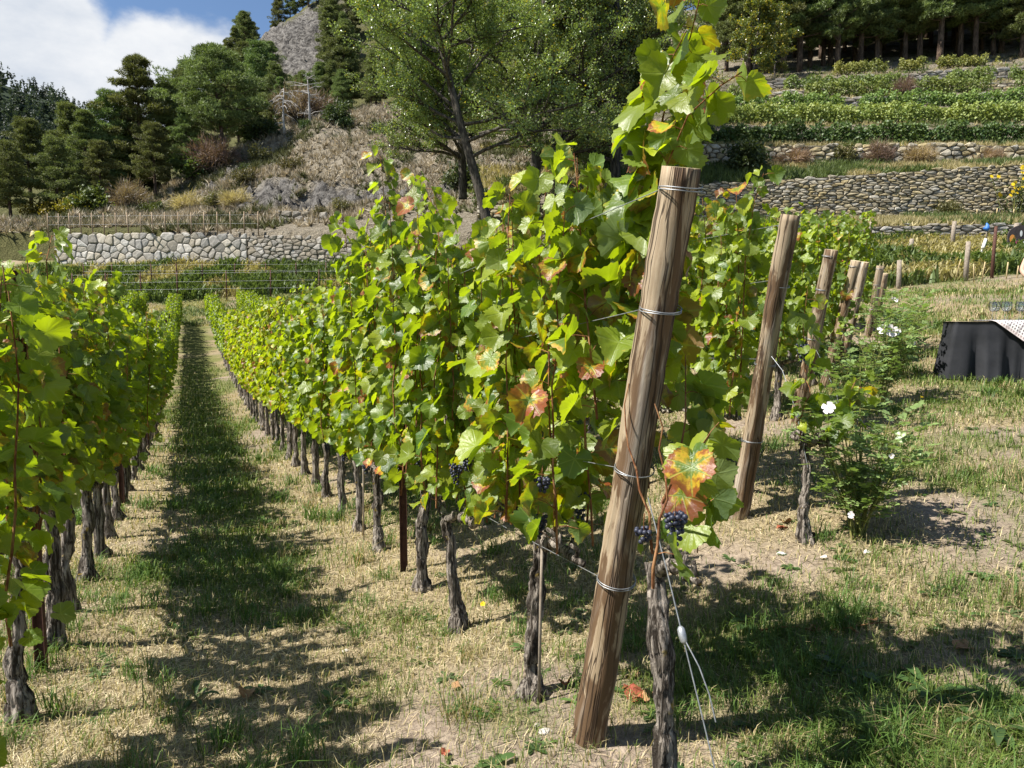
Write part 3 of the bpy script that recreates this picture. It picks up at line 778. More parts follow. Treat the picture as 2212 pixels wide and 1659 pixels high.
def make_pine(seed, H, crown0, spread, nl, tufts=150, lean=0.0, dense=1.0, tall=False):
    """A Scots pine: (trunk mesh, crown mesh). Foliage sits in flat plates at the limb ends."""
    rng = np.random.default_rng(seed)
    zz = np.linspace(0, H * 0.97, 14)
    wob = np.cumsum(rng.normal(0, 0.012 * H / 10, (14, 2)), 0); wob[0] = 0
    tr = np.column_stack([wob[:, 0] + lean * zz, wob[:, 1], zz])
    r0 = 0.017 * H + 0.05
    tb = MB(); tb.add(*tube(tr, r0 * (1 - 0.88 * zz / zz[-1]) + 0.02, 9))
    Cs, Ds, cols = [], [], []
    def trunk_at(z): return np.array([np.interp(z, zz, tr[:, 0]), np.interp(z, zz, tr[:, 1]), z])
    for i in range(nl):
        f = (i + rng.uniform(0, 1)) / nl
        z = H * (crown0 + (0.985 - crown0) * f)
        az = i * 2.4 + rng.uniform(-.5, .5)
        prof = (0.35 + 0.65 * math.sin(math.pi * min(1, (f + 0.22) / 1.15))) if not tall else (0.5 + .5 * math.sin(math.pi * min(1, (f + 0.3) / 1.2)))
        ln = spread * prof * rng.uniform(0.65, 1.15) * (1 - 0.55 * f ** 2)
        b = trunk_at(z * 0.985)
        up = rng.uniform(-.08, .22) + 0.3 * f
        e = b + np.array([math.cos(az) * ln, math.sin(az) * ln, up * ln])
        m = (b + e) / 2 + np.array([0, 0, -0.06 * ln])
        tb.add(*tube([b, m, e], [r0 * 0.28 * (1 - .6 * f), r0 * 0.17 * (1 - .5 * f), 0.015], 5, False))
        npl = rng.integers(2, 5)
        for k in range(npl):
            t = rng.uniform(0.45, 1.05)
            c = b + (e - b) * t + np.array([rng.normal(0, .22 * ln), rng.normal(0, .22 * ln), rng.uniform(-.02, .12) * ln])
            rr = np.array([1, 1, .42]) * spread * rng.uniform(0.17, 0.30)
            n = int(tufts * dense * rng.uniform(.6, 1.2))
            q = rng.normal(size=(n, 3)); q /= np.linalg.norm(q, axis=1, keepdims=True)
            q *= rng.uniform(0.35, 1.0, (n, 1)) ** 0.5
            Cs.append(c + q * rr); Ds.append(q * [1, 1, .7] + [0, 0, 0.55])
            br = rng.uniform(.75, 1.25)
            cc = np.array([0.145, 0.172, 0.060]) * br
            cols.append(np.tile(cc, (n, 1)) * rng.uniform(.7, 1.35, (n, 1)))
    C = np.concatenate(Cs); D = np.concatenate(Ds); K = np.concatenate(cols)
    rep = 4
    C = np.repeat(C, rep, 0); D = np.repeat(D, rep, 0) + rng.normal(0, .75, (len(C), 3)); K = np.repeat(K, rep, 0)
    s = H / 14.0
    V, T = orient_tris(C, D, rng.uniform(.22, .42, len(C)) * s, rng.uniform(.06, .11, len(C)) * s, rng)
    crown = mesh_np('crown', V, T, None, M['needles'], False, tint=np.repeat(K, 3, 0))
    return tb.mesh('trunk', M['pine_bark'], True), crown

PINES = [make_pine(101, 15, 0.22, 4.2, 46, 95), make_pine(102, 14, 0.12, 3.6, 50, 90), make_pine(103, 13, 0.30, 3.4, 38, 100), make_pine(104, 15, 0.10, 3.2, 52, 90)]
BIG_PINE = make_pine(110, 15.5, 0.30, 5.4, 54, 120, -0.10)
TALL = [make_pine(121, 18, 0.20, 3.6, 46, 100, tall=True), make_pine(122, 19, 0.26, 3.2, 44, 100, tall=True), make_pine(123, 17, 0.17, 3.4, 46, 100, tall=True)]

def place_tree(proto, pos, s, rz, label, group, cat='tree', name='pine_tree'):
    r = obj(name, None, loc=pos, rot=(0, 0, rz), scl=s, label=label, cat=cat, group=group)
    obj('trunk', proto[0], r); obj('crown', proto[1], r)
    return r
def hill_at(u, d):
    x = (u - IMG_W / 2) / F_PX * d
    return np.array([x, d, float(hz(x, d)) - 0.15])
rng = np.random.default_rng(5)
# pines at the foot of the slope: (pixel column, depth, pixel row of the top, kind, label)
spots = [(500, 94, 88, 'big', 'broad dark pine leaning from the crest of the dry spur'),
         (322, 97, 112, 3, 'tall slender pine in front of the white cloud gap'),
         (140, 84, 290, 1, 'pine with a leaning bare trunk beside the yellow shrub above the wall'),
         (40, 82, 300, 0, 'pine at the picture edge with a bare dark lower trunk'),
         (205, 92, 232, 3, 'pointed pine between the bare-trunked pine and the tall slender pine'),
         (85, 98, 250, 2, 'pine behind the bare-trunked pine at the hill foot'),
         (262, 96, 190, 1, 'bushy pine against the shoulder of the tall slender pine'),
         (380, 100, 165, 1, 'dense pine between the tall slender pine and the broad dark pine'),
         (430, 108, 125, 0, 'pine half hidden behind the broad dark pine'),
         (350, 90, 260, 2, 'short wide pine under the tall slender pine'),
         (235, 86, 300, 2, 'low young pine in front of the pointed pine'),
         (-10, 90, 270, 1, 'pine cut by the picture edge above the wall end'),
         (420, 93, 230, 1, 'pine tucked under the branches of the broad dark pine'),
         (300, 110, 225, 0, 'pine standing behind the bushy pine shoulder'),
         (170, 106, 215, 3, 'thin pine rising against the wooded far hill')]
for i, (u, d, vt, k, lab) in enumerate(spots):
    b = hill_at(u, d); top = at(u, vt, d)[2]
    pr = BIG_PINE if k == 'big' else PINES[k]
    h0 = max(v.co.z for v in pr[1].vertices)
    place_tree(pr, b, (top - b[2]) / h0, 0.0 if k == 'big' else rng.uniform(0, 6.28), lab, 'pines at the foot of the slope')
# pines on the mountainside above the dry slope
k = 0
for u, d, vt in ((575, 128, 95), (610, 122, 130), (660, 128, 150), (720, 118, 150), (770, 122, 130), (830, 118, 110), (560, 150, 75), (528, 160, 62), (545, 140, 95), (515, 150, 80), (600, 108, 200), (680, 112, 205), (750, 110, 190), (810, 110, 170), (880, 112, 150),
                (930, 116, 110), (990, 118, 90), (620, 188, -15), (645, 190, -30), (672, 192, -50), (700, 190, -40), (735, 186, -30), (775, 180, -10), (820, 175, 10), (565, 182, 48), (540, 178, 82), (720, 160, 100), (760, 150, 95), (850, 150, 40), (900, 150, 20),
                (950, 150, 0), (1010, 150, -20), (1100, 140, -30), (1180, 135, -30), (1260, 130, -30), (1340, 125, -40), (1050, 112, 120), (1130, 110, 110), (1210, 112, 90), (1290, 112, 70)):
    b = hill_at(u, d); top = at(u, vt, d)[2]
    h = min(max(top - b[2], 6.0), 17)
    pr = PINES[k % 4]; h0 = 14.5
    place_tree(pr, b, h / h0, rng.uniform(0, 6.28), ordinal(k) + ' pine along the mountainside counted from the cliff foot uphill', 'pines on the mountainside')
    k += 1
for _ in range(400):
    if k >= 78: break
    u = rng.uniform(500, 960); d = rng.uniform(112, 188); x = (u - IMG_W / 2) / F_PX * d; z = float(hz(x, d))
    u_, v_ = u, HORIZON - (z - CAM_Z) / d * F_PX
    if ((u_ - 650) / 75) ** 2 + ((v_ - 130) / 75) ** 2 < 1: continue
    place_tree(PINES[k % 4], (x, d, z - .2), rng.uniform(.55, .9), rng.uniform(0, 6.28), ordinal(k) + ' pine along the mountainside counted from the cliff foot uphill', 'pines on the mountainside'); k += 1
# the pine forest above the terraces: bare trunks in front, more behind
k = 0
for row, (dd, n, u0, u1) in enumerate(((92, 17, 1580, 2260), (96, 15, 1540, 2300), (101, 15, 1560, 2320), (107, 14, 1540, 2340), (114, 13, 1500, 2360))):
    for i in range(n):
        u = u0 + (u1 - u0) * (i + rng.uniform(.15, .85)) / n; d = dd + rng.uniform(-2, 2) - (u - 1600) / 600 * 2 + 2
        x = (u - IMG_W / 2) / F_PX * d
        b = np.array([x, d, float(tz(x, d)) - 0.2])
        place_tree(TALL[int(rng.integers(0, 3))], b, rng.uniform(.78, 1.02), rng.uniform(0, 6.28),
                   ordinal(i) + ' tall pine in the ' + ['front', 'second', 'third', 'fourth', 'hindmost'][row] + ' rank of the forest above the terraces', 'tall pines of the forest edge')
        k += 1

def make_broadleaf(seed, H, crown0, spread, nleaf, lean=(0, 0), leafsize=0.085, fork=0.35, cols=((0.120, 0.175, 0.055), (0.225, 0.265, 0.090)), gap=1.0, nlimb=26, r0=None, yellow=0.03):
    """A broad-leaved tree with forked limbs; leaves gather along its twigs."""
    rng = np.random.default_rng(seed)
    tb = MB(); twigs = []
    r0 = r0 or 0.02 * H
    def branch(p, d, L, r, lev):
        n = 6; pts = [p]; dd = d / np.linalg.norm(d)
        for i in range(n):
            dd = dd + rng.normal(0, 0.10 if lev else .03, 3) + np.array([0, 0, 0.03 if lev else 0]); dd /= np.linalg.norm(dd)
            pts.append(pts[-1] + dd * L / n)
        pts = np.array(pts)
        tb.add(*tube(pts, np.linspace(r, r * (0.45 if lev < 3 else 0.2), n + 1), 8 if lev == 0 else 5 if lev < 3 else 3, False))
        if lev >= 3: twigs.append(pts); return
        kids = (nlimb if lev == 0 else 7 if lev == 1 else 6)
        for j in range(kids):
            t = rng.uniform(crown0 if lev == 0 else 0.25, 1.0)
            q = pts[min(int(t * n), n - 1)] + (pts[min(int(t * n) + 1, n)] - pts[min(int(t * n), n - 1)]) * (t * n % 1)
            az = rng.uniform(0, 2 * math.pi); out = np.array([math.cos(az), math.sin(az), rng.uniform(-.30, .60)])
            kd = out * (0.9 if lev == 0 else 0.8) + dd * (0.25 if lev == 0 else 0.7)
            kl = (spread * rng.uniform(.55, 1.0) * (1 - 0.35 * max(0, t - .5)) if lev == 0 else L * rng.uniform(.35, .55))
            branch(q, kd, kl, r * (0.42 if lev == 0 else 0.5) * (1.1 - 0.5 * t), lev + 1)
    branch(np.zeros(3), np.array([lean[0], lean[1], 1.0]), H * 0.82, r0, 0)
    tw = np.array(twigs)                                   # (k, 7, 3)
    ki = rng.integers(0, len(tw), nleaf)
    # some twigs are bare so that the crown has gaps
    bare = rng.uniform(size=len(tw)) < 0.15 * gap
    ki = ki[~bare[ki]]; n = len(ki)
    t = rng.uniform(0.5, 6, n); i0 = np.minimum(t.astype(int), 5)
    P = tw[ki, i0] + (tw[ki, i0 + 1] - tw[ki, i0]) * (t - i0)[:, None] + rng.normal(0, 0.13, (n, 3))
    D = rng.normal(size=(n, 3)) + [0, 0, -0.5]; N = rng.normal(size=(n, 3)) * .8 + [0, 0, 1.0]
    L = leafsize * rng.uniform(.7, 1.3, n)
    V, T = leaf_quads(P, D, N, L, L * .85)
    cl = rng.uniform(size=len(tw))[ki]
    K = np.array(cols[0]) + (np.array(cols[1]) - np.array(cols[0])) * (cl * .6 + rng.uniform(size=n) * .4)[:, None]
    yl = rng.uniform(size=n) < yellow
    K[yl] = [0.36, 0.27, 0.02]
    return tb.mesh('trunk', M['poplar_bark'], True), mesh_np('crown', V, T, None, M['tree_leaf'], False, tint=np.repeat(K, 4, 0))
POPLAR = make_broadleaf(201, 15, 0.30, 6.8, 85000, (-0.30, 0), 0.105, nlimb=30, r0=0.27)
POPLAR2 = make_broadleaf(202, 17, 0.18, 6.2, 95000, (-0.03, 0.02), 0.11, nlimb=34, r0=0.34)
def ground_any(x, y):
    return float(gz(x, y)) if y < 33 else float(tz(x, y))
def put_broad(pr, u, v, d, s, rz, label, group=None, name='poplar_tree'):
    q = at(u, v, d)
    return place_tree(pr, q, s, rz, label, group, 'tree', name)
put_broad(POPLAR, 1058, 500, 37, 0.95, 0.0, 'broad-leaved tree with a leaning bare trunk rising behind the vines', 'broad-leaved trees behind the vineyard')
put_broad(POPLAR2, 1155, 460, 43, 0.95, 0.6, 'upright broad-leaved tree with a dark straight trunk behind the leaning one', 'broad-leaved trees behind the vineyard')
put_broad(POPLAR2, 1330, 455, 45, 1.05, 2.6, 'dense broad-leaved tree just behind the tall upright vine shoot', 'broad-leaved trees behind the vineyard')
put_broad(POPLAR, 1220, 440, 50, 1.15, 3.6, 'tallest broad-leaved tree at the back of the group', 'broad-leaved trees behind the vineyard')
put_broad(POPLAR2, 1000, 430, 53, 0.95, 4.4, 'broad-leaved tree whose crown hangs over the dry slope', 'broad-leaved trees behind the vineyard')
PALE = make_broadleaf(203, 11, 0.18, 2.9, 15000, (0, 0), 0.19, cols=((0.075, 0.105, 0.025), (0.16, 0.17, 0.04)), nlimb=24, r0=0.14, yellow=0.16)
x = (1612 - IMG_W / 2) / F_PX * 84; place_tree(PALE, (x, 84, float(tz(x, 84)) - .2), 1.0, 0.5, 'pale yellowing young tree at the forest edge', None, 'tree', 'birch_tree')
x = (1655 - IMG_W / 2) / F_PX * 88; place_tree(PALE, (x, 88, float(tz(x, 88)) - .2), 0.85, 2.5, 'smaller yellowing tree against the dark pines', None, 'tree', 'birch_tree')

# dead trees on the slope
def dead_tree(seed, H, droop):
    rng = np.random.default_rng(seed); mb = MB()
    z = np.linspace(0, H, 9); w = np.cumsum(rng.normal(0, .05, (9, 2)), 0); tr = np.column_stack([w, z]); mb.add(*tube(tr, np.linspace(.20, .05, 9), 7))
    for i in range(26):
        f = rng.uniform(.2, 1.0); p = np.array([np.interp(f * H, z, tr[:, 0]), np.interp(f * H, z, tr[:, 1]), f * H]); az = rng.choice([0.2, 3.0]) + rng.normal(0, .6)
        L = rng.uniform(.6, 2.6) * (1.15 - .5 * abs(f - .7)); pts = [p]
        for j in range(5):
            s = (j + 1) / 5
            pts.append(p + np.array([math.cos(az) * L * s, math.sin(az) * L * s, L * (0.25 * s - droop * s * s) + rng.normal(0, .05)]))
        mb.add(*tube(pts, np.linspace(.06, .015, 6), 5, False))
        for j in range(3):
            q = np.array(pts[rng.integers(2, 6)]); e = q + rng.normal(0, .4, 3) + [0, 0, -.3 * droop]
            mb.add(*tube([q, (q + e) / 2 + rng.normal(0, .05, 3), e], [.022, .015, .008], 4, False))
    return mb.mesh('trunk', M['dead_wood'], True)
for (u, d, vt, dr, lab) in ((628, 98, 190, 0.8, 'bleached dead tree with drooping bare branches on the dry slope'), (680, 98, 165, 0.15, 'upright bleached dead trunk beside the drooping dead tree')):
    b = hill_at(u, d); r = obj('dead_tree', None, loc=b, label=lab, cat='tree', group='dead trees on the slope')
    obj('trunk', dead_tree(300 + u, at(u, vt, d)[2] - b[2], dr), r)

# ------------------------------------------------------------------ shrubs, scrub, rows on the terraces
def make_shrub(seed, n, cols, leaf=0.10, flat=0.8, twiggy=False, transl='shrub'):
    """A shrub of radius about 1: (stem mesh, foliage mesh)."""
    rng = np.random.default_rng(seed); mb = MB(); tips = []
    for i in range(26):
        az = rng.uniform(0, 6.28); L = rng.uniform(.6, 1.15); el = rng.uniform(.35, 1.4)
        e = np.array([math.cos(az) * math.cos(el), math.sin(az) * math.cos(el), math.sin(el) * flat * 1.4]) * L
        m = e * .5 + rng.normal(0, .06, 3); mb.add(*tube([[0, 0, -.05], m, e], [.03, .018, .006], 4, False)); tips.append((m, e))
    k = rng.integers(0, len(tips), n); t = rng.uniform(.2, 1.08, n)
    A = np.array([q[0] for q in tips])[k]; B = np.array([q[1] for q in tips])[k]
    P = A + (B - A) * t[:, None] + rng.normal(0, .13, (n, 3)); P[:, 2] = np.abs(P[:, 2])
    D = rng.normal(size=(n, 3)) + P * .5; N = rng.normal(size=(n, 3)) * .7 + [0, 0, 1]
    L = leaf * rng.uniform(.6, 1.4, n)
    if twiggy: V, T = orient_tris(P, P + rng.normal(0, .5, (n, 3)), L * 3, L * .25, rng); per = 3
    else: V, T = leaf_quads(P, D, N, L, L * .7); per = 4
    cl = rng.uniform(size=len(tips))[k]
    K = np.array(cols[0]) + (np.array(cols[1]) - np.array(cols[0])) * (cl * .7 + rng.uniform(size=n) * .3)[:, None]
    return mb.mesh('stem', M['poplar_bark'], True), mesh_np('foliage', V, T, None, M[transl], False, tint=np.repeat(K, per, 0))
SHR = {'dark': make_shrub(401, 2600, ((0.035, 0.055, 0.022), (0.075, 0.100, 0.035)), .13),
       'green': make_shrub(402, 2200, ((0.055, 0.085, 0.022), (0.11, 0.14, 0.035)), .13),
       'yellow': make_shrub(403, 2200, ((0.14, 0.15, 0.022), (0.29, 0.25, 0.03)), .13),
       'red': make_shrub(404, 2600, ((0.13, 0.085, 0.065), (0.23, 0.165, 0.125)), .09, 0.8, True),
       'dry': make_shrub(405, 2600, ((0.23, 0.17, 0.10), (0.40, 0.31, 0.19)), .09, 0.6, True),
       'olive': make_shrub(406, 2400, ((0.085, 0.088, 0.035), (0.16, 0.15, 0.06)), .11)}
SHW = {'dark': 'dark evergreen', 'green': 'leafy green', 'yellow': 'yellowing', 'red': 'reddish leafless', 'dry': 'straw-coloured dry', 'olive': 'dull olive'}
def shrub(kind, u, d, s, label, zf=None, flat=1.0):
    b = hill_at(u, d) if zf is None else np.array([(u - IMG_W / 2) / F_PX * d, d, float(zf((u - IMG_W / 2) / F_PX * d, d))])
    r = obj('shrub', None, loc=b, rot=(0, 0, u * 1.7), scl=(s, s, s * flat), label=label, cat='shrub', group='shrubs on the slope')
    obj('stem', SHR[kind][0], r); obj('foliage', SHR[kind][1], r)
for kind, u, d, s, lab in (
        ('yellow', 105, 82, 2.1, 'yellow shrub under the leaning pine trunk above the wall'), ('yellow', 175, 80, 1.9, 'bright yellow shrub near the fence with the closest spaced posts'),
        ('green', 215, 81, 2.6, 'tall leafy green shrub beside the bright yellow shrub'), ('yellow', 262, 86, 1.8, 'lime green shrub at the foot of the tall slender pine'),
        ('red', 475, 92, 3.2, 'reddish leafless thicket against the trunk of the broad dark pine'), ('red', 290, 84, 2.4, 'reddish leafless thicket at the lower edge of the pines'),
        ('dark', 735, 98, 2.0, 'round dark evergreen bush in the middle of the straw slope'), ('dark', 755, 97, 1.2, 'small dark bush touching the round evergreen bush'),
        ('red', 655, 102, 3.4, 'wide reddish leafless thicket below the dead trees'), ('red', 690, 103, 2.8, 'reddish thicket beside the upright dead trunk'), ('dark', 748, 106, 2.0, 'dark bush on the skyline of the straw slope'),
        ('dark', 585, 98, 2.4, 'dark bush just below the drooping dead tree'), ('green', 565, 99, 2.2, 'leafy bush between the broad dark pine and the dead tree'), ('olive', 575, 92, 2.0, 'olive bush at mid height under the dead tree'),
        ('dark', 672, 97, 1.1, 'little dark bush under the reddish thicket'), ('green', 430, 93, 3.0, 'green ivy-like bush in the shadow of the broad dark pine'), ('olive', 640, 86, 1.7, 'olive bush low on the straw slope'),
        ('olive', 540, 84, 1.6, 'olive bush above the outcrop of grey rock'), ('dark', 545, 88, 1.0, 'tiny dark bush above the rock outcrop'), ('green', 345, 80, 1.3, 'low green bush where the slope meets the fence'),
        ('dark', 830, 92, 1.6, 'dark bush partly behind the overhanging leafy branch'), ('olive', 870, 88, 1.8, 'olive bush partly behind the overhanging leafy branch'), ('green', 1075, 66, 2.6, 'green bush filling the gap beside the leaning tree trunk'),
        ('dark', 1010, 72, 2.2, 'dark bush seen under the overhanging crown'), ('olive', 1120, 62, 2.2, 'brownish bush between the two bare trunks'), ('olive', 700, 69, 1.0, 'tuft of yellow-green scrub on top of the broken boulder wall'),
        ('olive', 745, 69.5, 1.2, 'bushier scrub on top of the broken boulder wall'), ('olive', 480, 79, 1.5, 'olive scrub behind the wall fence'), ('dry', 420, 80, 2.0, 'big straw tuft behind the wall fence'), ('dry', 520, 78, 1.8, 'second big straw tuft behind the wall fence')):
    shrub(kind, u, d, s, lab)
for kind, u, d, s, lab in (('dry', 1965, 47.6, 1.2, 'dry tuft hanging over the face of the boulder wall'), ('olive', 1810, 47.7, 1.0, 'olive tuft growing out of the boulder wall below the clipped vine row'), ('dry', 1700, 47.6, 1.1, 'straw tuft on the boulder wall near the tall vine shoots'),
                           ('red', 1880, 47.5, 1.1, 'brown twiggy tuft at the foot of the boulder wall'), ('dark', 1600, 46, 1.6, 'dark bush on the grass ledge behind the second vine row'), ('dry', 2110, 47.6, 1.0, 'bleached tuft at the foot of the boulder wall beyond the table'),
                           ('red', 1930, 72.0, 1.3, 'russet bush standing in the broken vine row'), ('olive', 2030, 41.4, .9, 'olive weed clump at the foot of the tall drystone wall')):
    shrub(kind, u, d, s, lab, tz)
# loose scrub and dry tussocks that cover the slope: nobody could count them
def scrub_mass():
    rng = np.random.default_rng(77); C = []; D = []; L = []; K = []
    n = 17000
    u = np.where(rng.uniform(size=n) < .68, rng.uniform(330, 1180, n), rng.uniform(-250, 640, n)); d = np.where(u < 330, 69 + rng.uniform(0, 1, n) * 16, 65.5 + rng.uniform(0, 1, n) ** 0.8 * 44)
    x = (u - IMG_W / 2) / F_PX * d; z = hz(x, d)
    den = fbm(x * .35, d * .35, 111, 3)
    rk = np.zeros(n)
    for uu, vv_, dd, rx, ry in ((690, 432, 77, 4.5, 3.4), (560, 425, 80, 4, 3), (800, 430, 74, 3, 2.5)):
        q = at(uu, vv_, dd); rk = np.maximum(rk, np.exp(-((x - q[0]) / rx) ** 2 - ((d - q[1]) / ry) ** 2))
    sel = (rng.uniform(size=n) < np.clip(den * 2.0 - .15, .1, 1)) & (rk < .45)
    x, d, z, den = x[sel], d[sel], z[sel], den[sel]; n = len(x)
    k = 14
    P = np.repeat(np.stack([x, d, z], 1), k, 0)
    DD = rng.normal(0, .55, (n * k, 3)) + [0, -.1, .75]
    LL = np.repeat(rng.uniform(.35, 1.0, n), k) * rng.uniform(.6, 1.2, n * k)
    gsel = (fbm(x * .22 + 9, d * .22, 121, 3) + rng.normal(0, .07, n)) > .51
    base = np.where(gsel[:, None], np.array([[.105, .112, .042]]), np.array([[.38, .325, .235]])) * rng.uniform(.65, 1.25, (n, 1))
    KK = np.repeat(base, k, 0) * rng.uniform(.8, 1.2, (n * k, 1))
    V, T = orient_tris(P, DD, LL, LL * .16, rng)
    return mesh_np('dry_scrub', V, T, None, M['straw'], False, tint=np.repeat(KK, 3, 0))
obj('dry_scrub', scrub_mass(), label='straw-coloured grass and low scrub covering the hillside', cat='scrub', kind='stuff')

# rows of vines on the terraces: each row one hedge of foliage over its stems
def terrace_row(u0, u1, d, h, wth, label, cols, seed, dens=1.0, gaps=0.0, leaf=0.17, stems=True):
    rng = np.random.default_rng(seed)
    x0 = (u0 - IMG_W / 2) / F_PX * d; x1 = (u1 - IMG_W / 2) / F_PX * d
    r = obj('terrace_vine_row', None, loc=(x0, d, float(tz(x0, d))), label=label, cat='vine row', group='vine rows on the terraces')
    n = int((x1 - x0) * 480 * dens)
    x = rng.uniform(0, x1 - x0, n)
    cl = vnoise(x * 1.1 + seed, x * 0 + seed, 5)
    top = h * (0.50 + 0.45 * vnoise(x * 1.6, x * 0, seed) + .25 * np.abs(np.sin(x * 3.1 + .6 * np.sin(x)))) 
    t = rng.uniform(.16, 1, n)
    keep = (vnoise(x * 0.45, x * 0 + 3, seed + 1) > gaps) & (rng.uniform(size=n) < 0.45 + .75 * cl)
    x, t, top, cl = x[keep], t[keep], top[keep], cl[keep]; n = len(x)
    y = rng.normal(0, wth * .4, n)
    gzv = tz(x0 + x, d + x * 0) - float(tz(x0, d))
    P = np.stack([x, y, gzv + t * top], 1)
    N = np.stack([rng.normal(0, .6, n), np.sign(y) * .5 + rng.normal(0, .6, n), np.full(n, .55)], 1); D = rng.normal(0, .6, (n, 3)) + [0, 0, -.6]
    L = leaf * rng.uniform(.7, 1.35, n)
    V, T = leaf_quads(P, D, N, L, L * .95)
    K = np.array(cols[0]) + (np.array(cols[1]) - np.array(cols[0])) * np.clip(cl * .7 + rng.uniform(-.1, .5, n), 0, 1)[:, None]
    obj('foliage', mesh_np('foliage', V, T, None, M['shrub'], False, tint=np.repeat(K, 4, 0)), r, kind='stuff')
    if stems:
        mb = MB()
        for xs in np.arange(0.4, x1 - x0, 1.0):
            g = float(tz(x0 + xs, d)) - float(tz(x0, d)); mb.add(*tube([[xs, 0, g - .1], [xs + .03, 0, g + .3], [xs, .02, g + .65]], [.035, .028, .02], 4, False))
        obj('stems', mb.mesh('stems', M['vine_bark']), r, kind='stuff')
DK = ((0.045, 0.085, 0.024), (0.115, 0.160, 0.040)); MD = ((0.105, 0.160, 0.038), (0.210, 0.250, 0.058)); PL = ((0.140, 0.195, 0.045), (0.270, 0.290, 0.070))
terrace_row(1440, 2330, 51.0, 1.55, .5, 'dark clipped vine row on the lowest terrace above the boulder wall', DK, 501, 1.5, 0.0)
terrace_row(1440, 2340, 57.5, 1.5, .6, 'pale green vine row standing second above the boulder wall', PL, 502, 1.1, 0.08)
terrace_row(1460, 2340, 60.5, 1.5, .6, 'pale green vine row standing third above the boulder wall', PL, 503, 1.1, 0.1)
terrace_row(1500, 2340, 66.0, 1.4, .6, 'green vine row just under the thin dark terrace wall', MD, 504, 1.1, 0.12)
terrace_row(1560, 2290, 73.0, 1.6, .6, 'broken vine row above the thin dark terrace wall', MD, 505, 1.0, 0.22)
terrace_row(1600, 2200, 80.0, 1.5, .6, 'gappy vine row one step below the topmost terrace', MD, 506, 1.0, 0.3)
terrace_row(1780, 2120, 86.5, 1.4, .7, 'topmost vine row in front of the pine trunks', PL, 507, 1.0, 0.2)
def bank_growth():
    """Rough grass on the terrace banks and ledges."""
    rng = np.random.default_rng(88); n = 26000
    u = rng.uniform(1040, 2330, n); seg = rng.choice(7, n, p=[.26, .16, .26, .12, .06, .07, .07])
    a = np.array([T_D[2], T_D[3] - 3, T_D[5], T_D[8], T_D[10], T_D[16], T_D[22]])[seg]; b = np.array([T_D[3] - 3, T_D[3], T_D[6], T_D[9], T_D[12], T_D[20], T_D[24]])[seg]
    d = a + (b - a) * rng.uniform(0, 1, n); x = (u - IMG_W / 2) / F_PX * d; z = tz(x, d)
    g = fbm(x * .4, d * .4, 131, 3) + np.where(seg == 2, .06, 0)
    col = np.where((g > .5)[:, None], np.array([[.10, .135, .04]]), np.array([[.34, .29, .15]])) * rng.uniform(.7, 1.25, (n, 1))
    k = 6
    P = np.repeat(np.stack([x, d, z], 1), k, 0); DD = rng.normal(0, .5, (n * k, 3)) + [0, -.15, .8]
    LL = np.repeat(rng.uniform(.14, .5, n) * np.where(g > .5, 1.2, .9), k)
    V, T = orient_tris(P, DD, LL, LL * .16 + .01, rng)
    return mesh_np('bank_grass', V, T, None, M['grass'], False, tint=np.repeat(np.repeat(col, k, 0) * rng.uniform(.8, 1.2, (n * k, 1)), 3, 0))
obj('bank_grass', bank_growth(), label='rough grass on the terrace banks and ledges', cat='grass', kind='stuff')

# the wood on the far hill reads as one mass
def far_wood():
    rng = np.random.default_rng(99); n = 2600
    i = rng.uniform(0, FX.shape[0] - 12, n); j = rng.uniform(0, FX.shape[1] - 1.01, n)
    i0, j0 = i.astype(int), j.astype(int)
    P = np.stack([FX[i0, j0], FD[i0, j0], FZ[i0, j0]], 1) + (np.stack([FX[i0, j0 + 1] - FX[i0, j0], FD[i0 + 1, j0] - FD[i0, j0], FZ[i0 + 1, j0] - FZ[i0, j0]], 1)) * rng.uniform(0, 1, (n, 1))
    k = 34
    H = rng.uniform(7, 13, n); h = rng.uniform(0, 1, (n, k)) ** .8
    az = rng.uniform(0, 6.28, (n, k)); rr = (1.05 - h) * H[:, None] * .24
    C = P[:, None] + np.stack([np.cos(az) * rr * .45, np.sin(az) * rr * .45, h * H[:, None]], -1)
    D = np.stack([np.cos(az), np.sin(az), np.full_like(az, .25)], -1) + rng.normal(0, .25, (n, k, 3))
    C = C.reshape(-1, 3); D = D.reshape(-1, 3)
    L = (rr + .6).ravel() * .9
    V, T = orient_tris(C, D, L, L * .9 + .3, rng)
    K = np.repeat(np.array([[.050, .074, .050]]) * rng.uniform(.7, 1.3, (n, 1)), k, 0) * rng.uniform(.8, 1.2, (n * k, 1))  # tree colour lightened towards haze-blue, standing in for the distant air
    return mesh_np('far_wood', V, T, None, M['needles'], False, tint=np.repeat(K, 3, 0))
obj('far_wood', far_wood(), label='distant conifer wood covering the hill across the valley', cat='wood', kind='stuff')

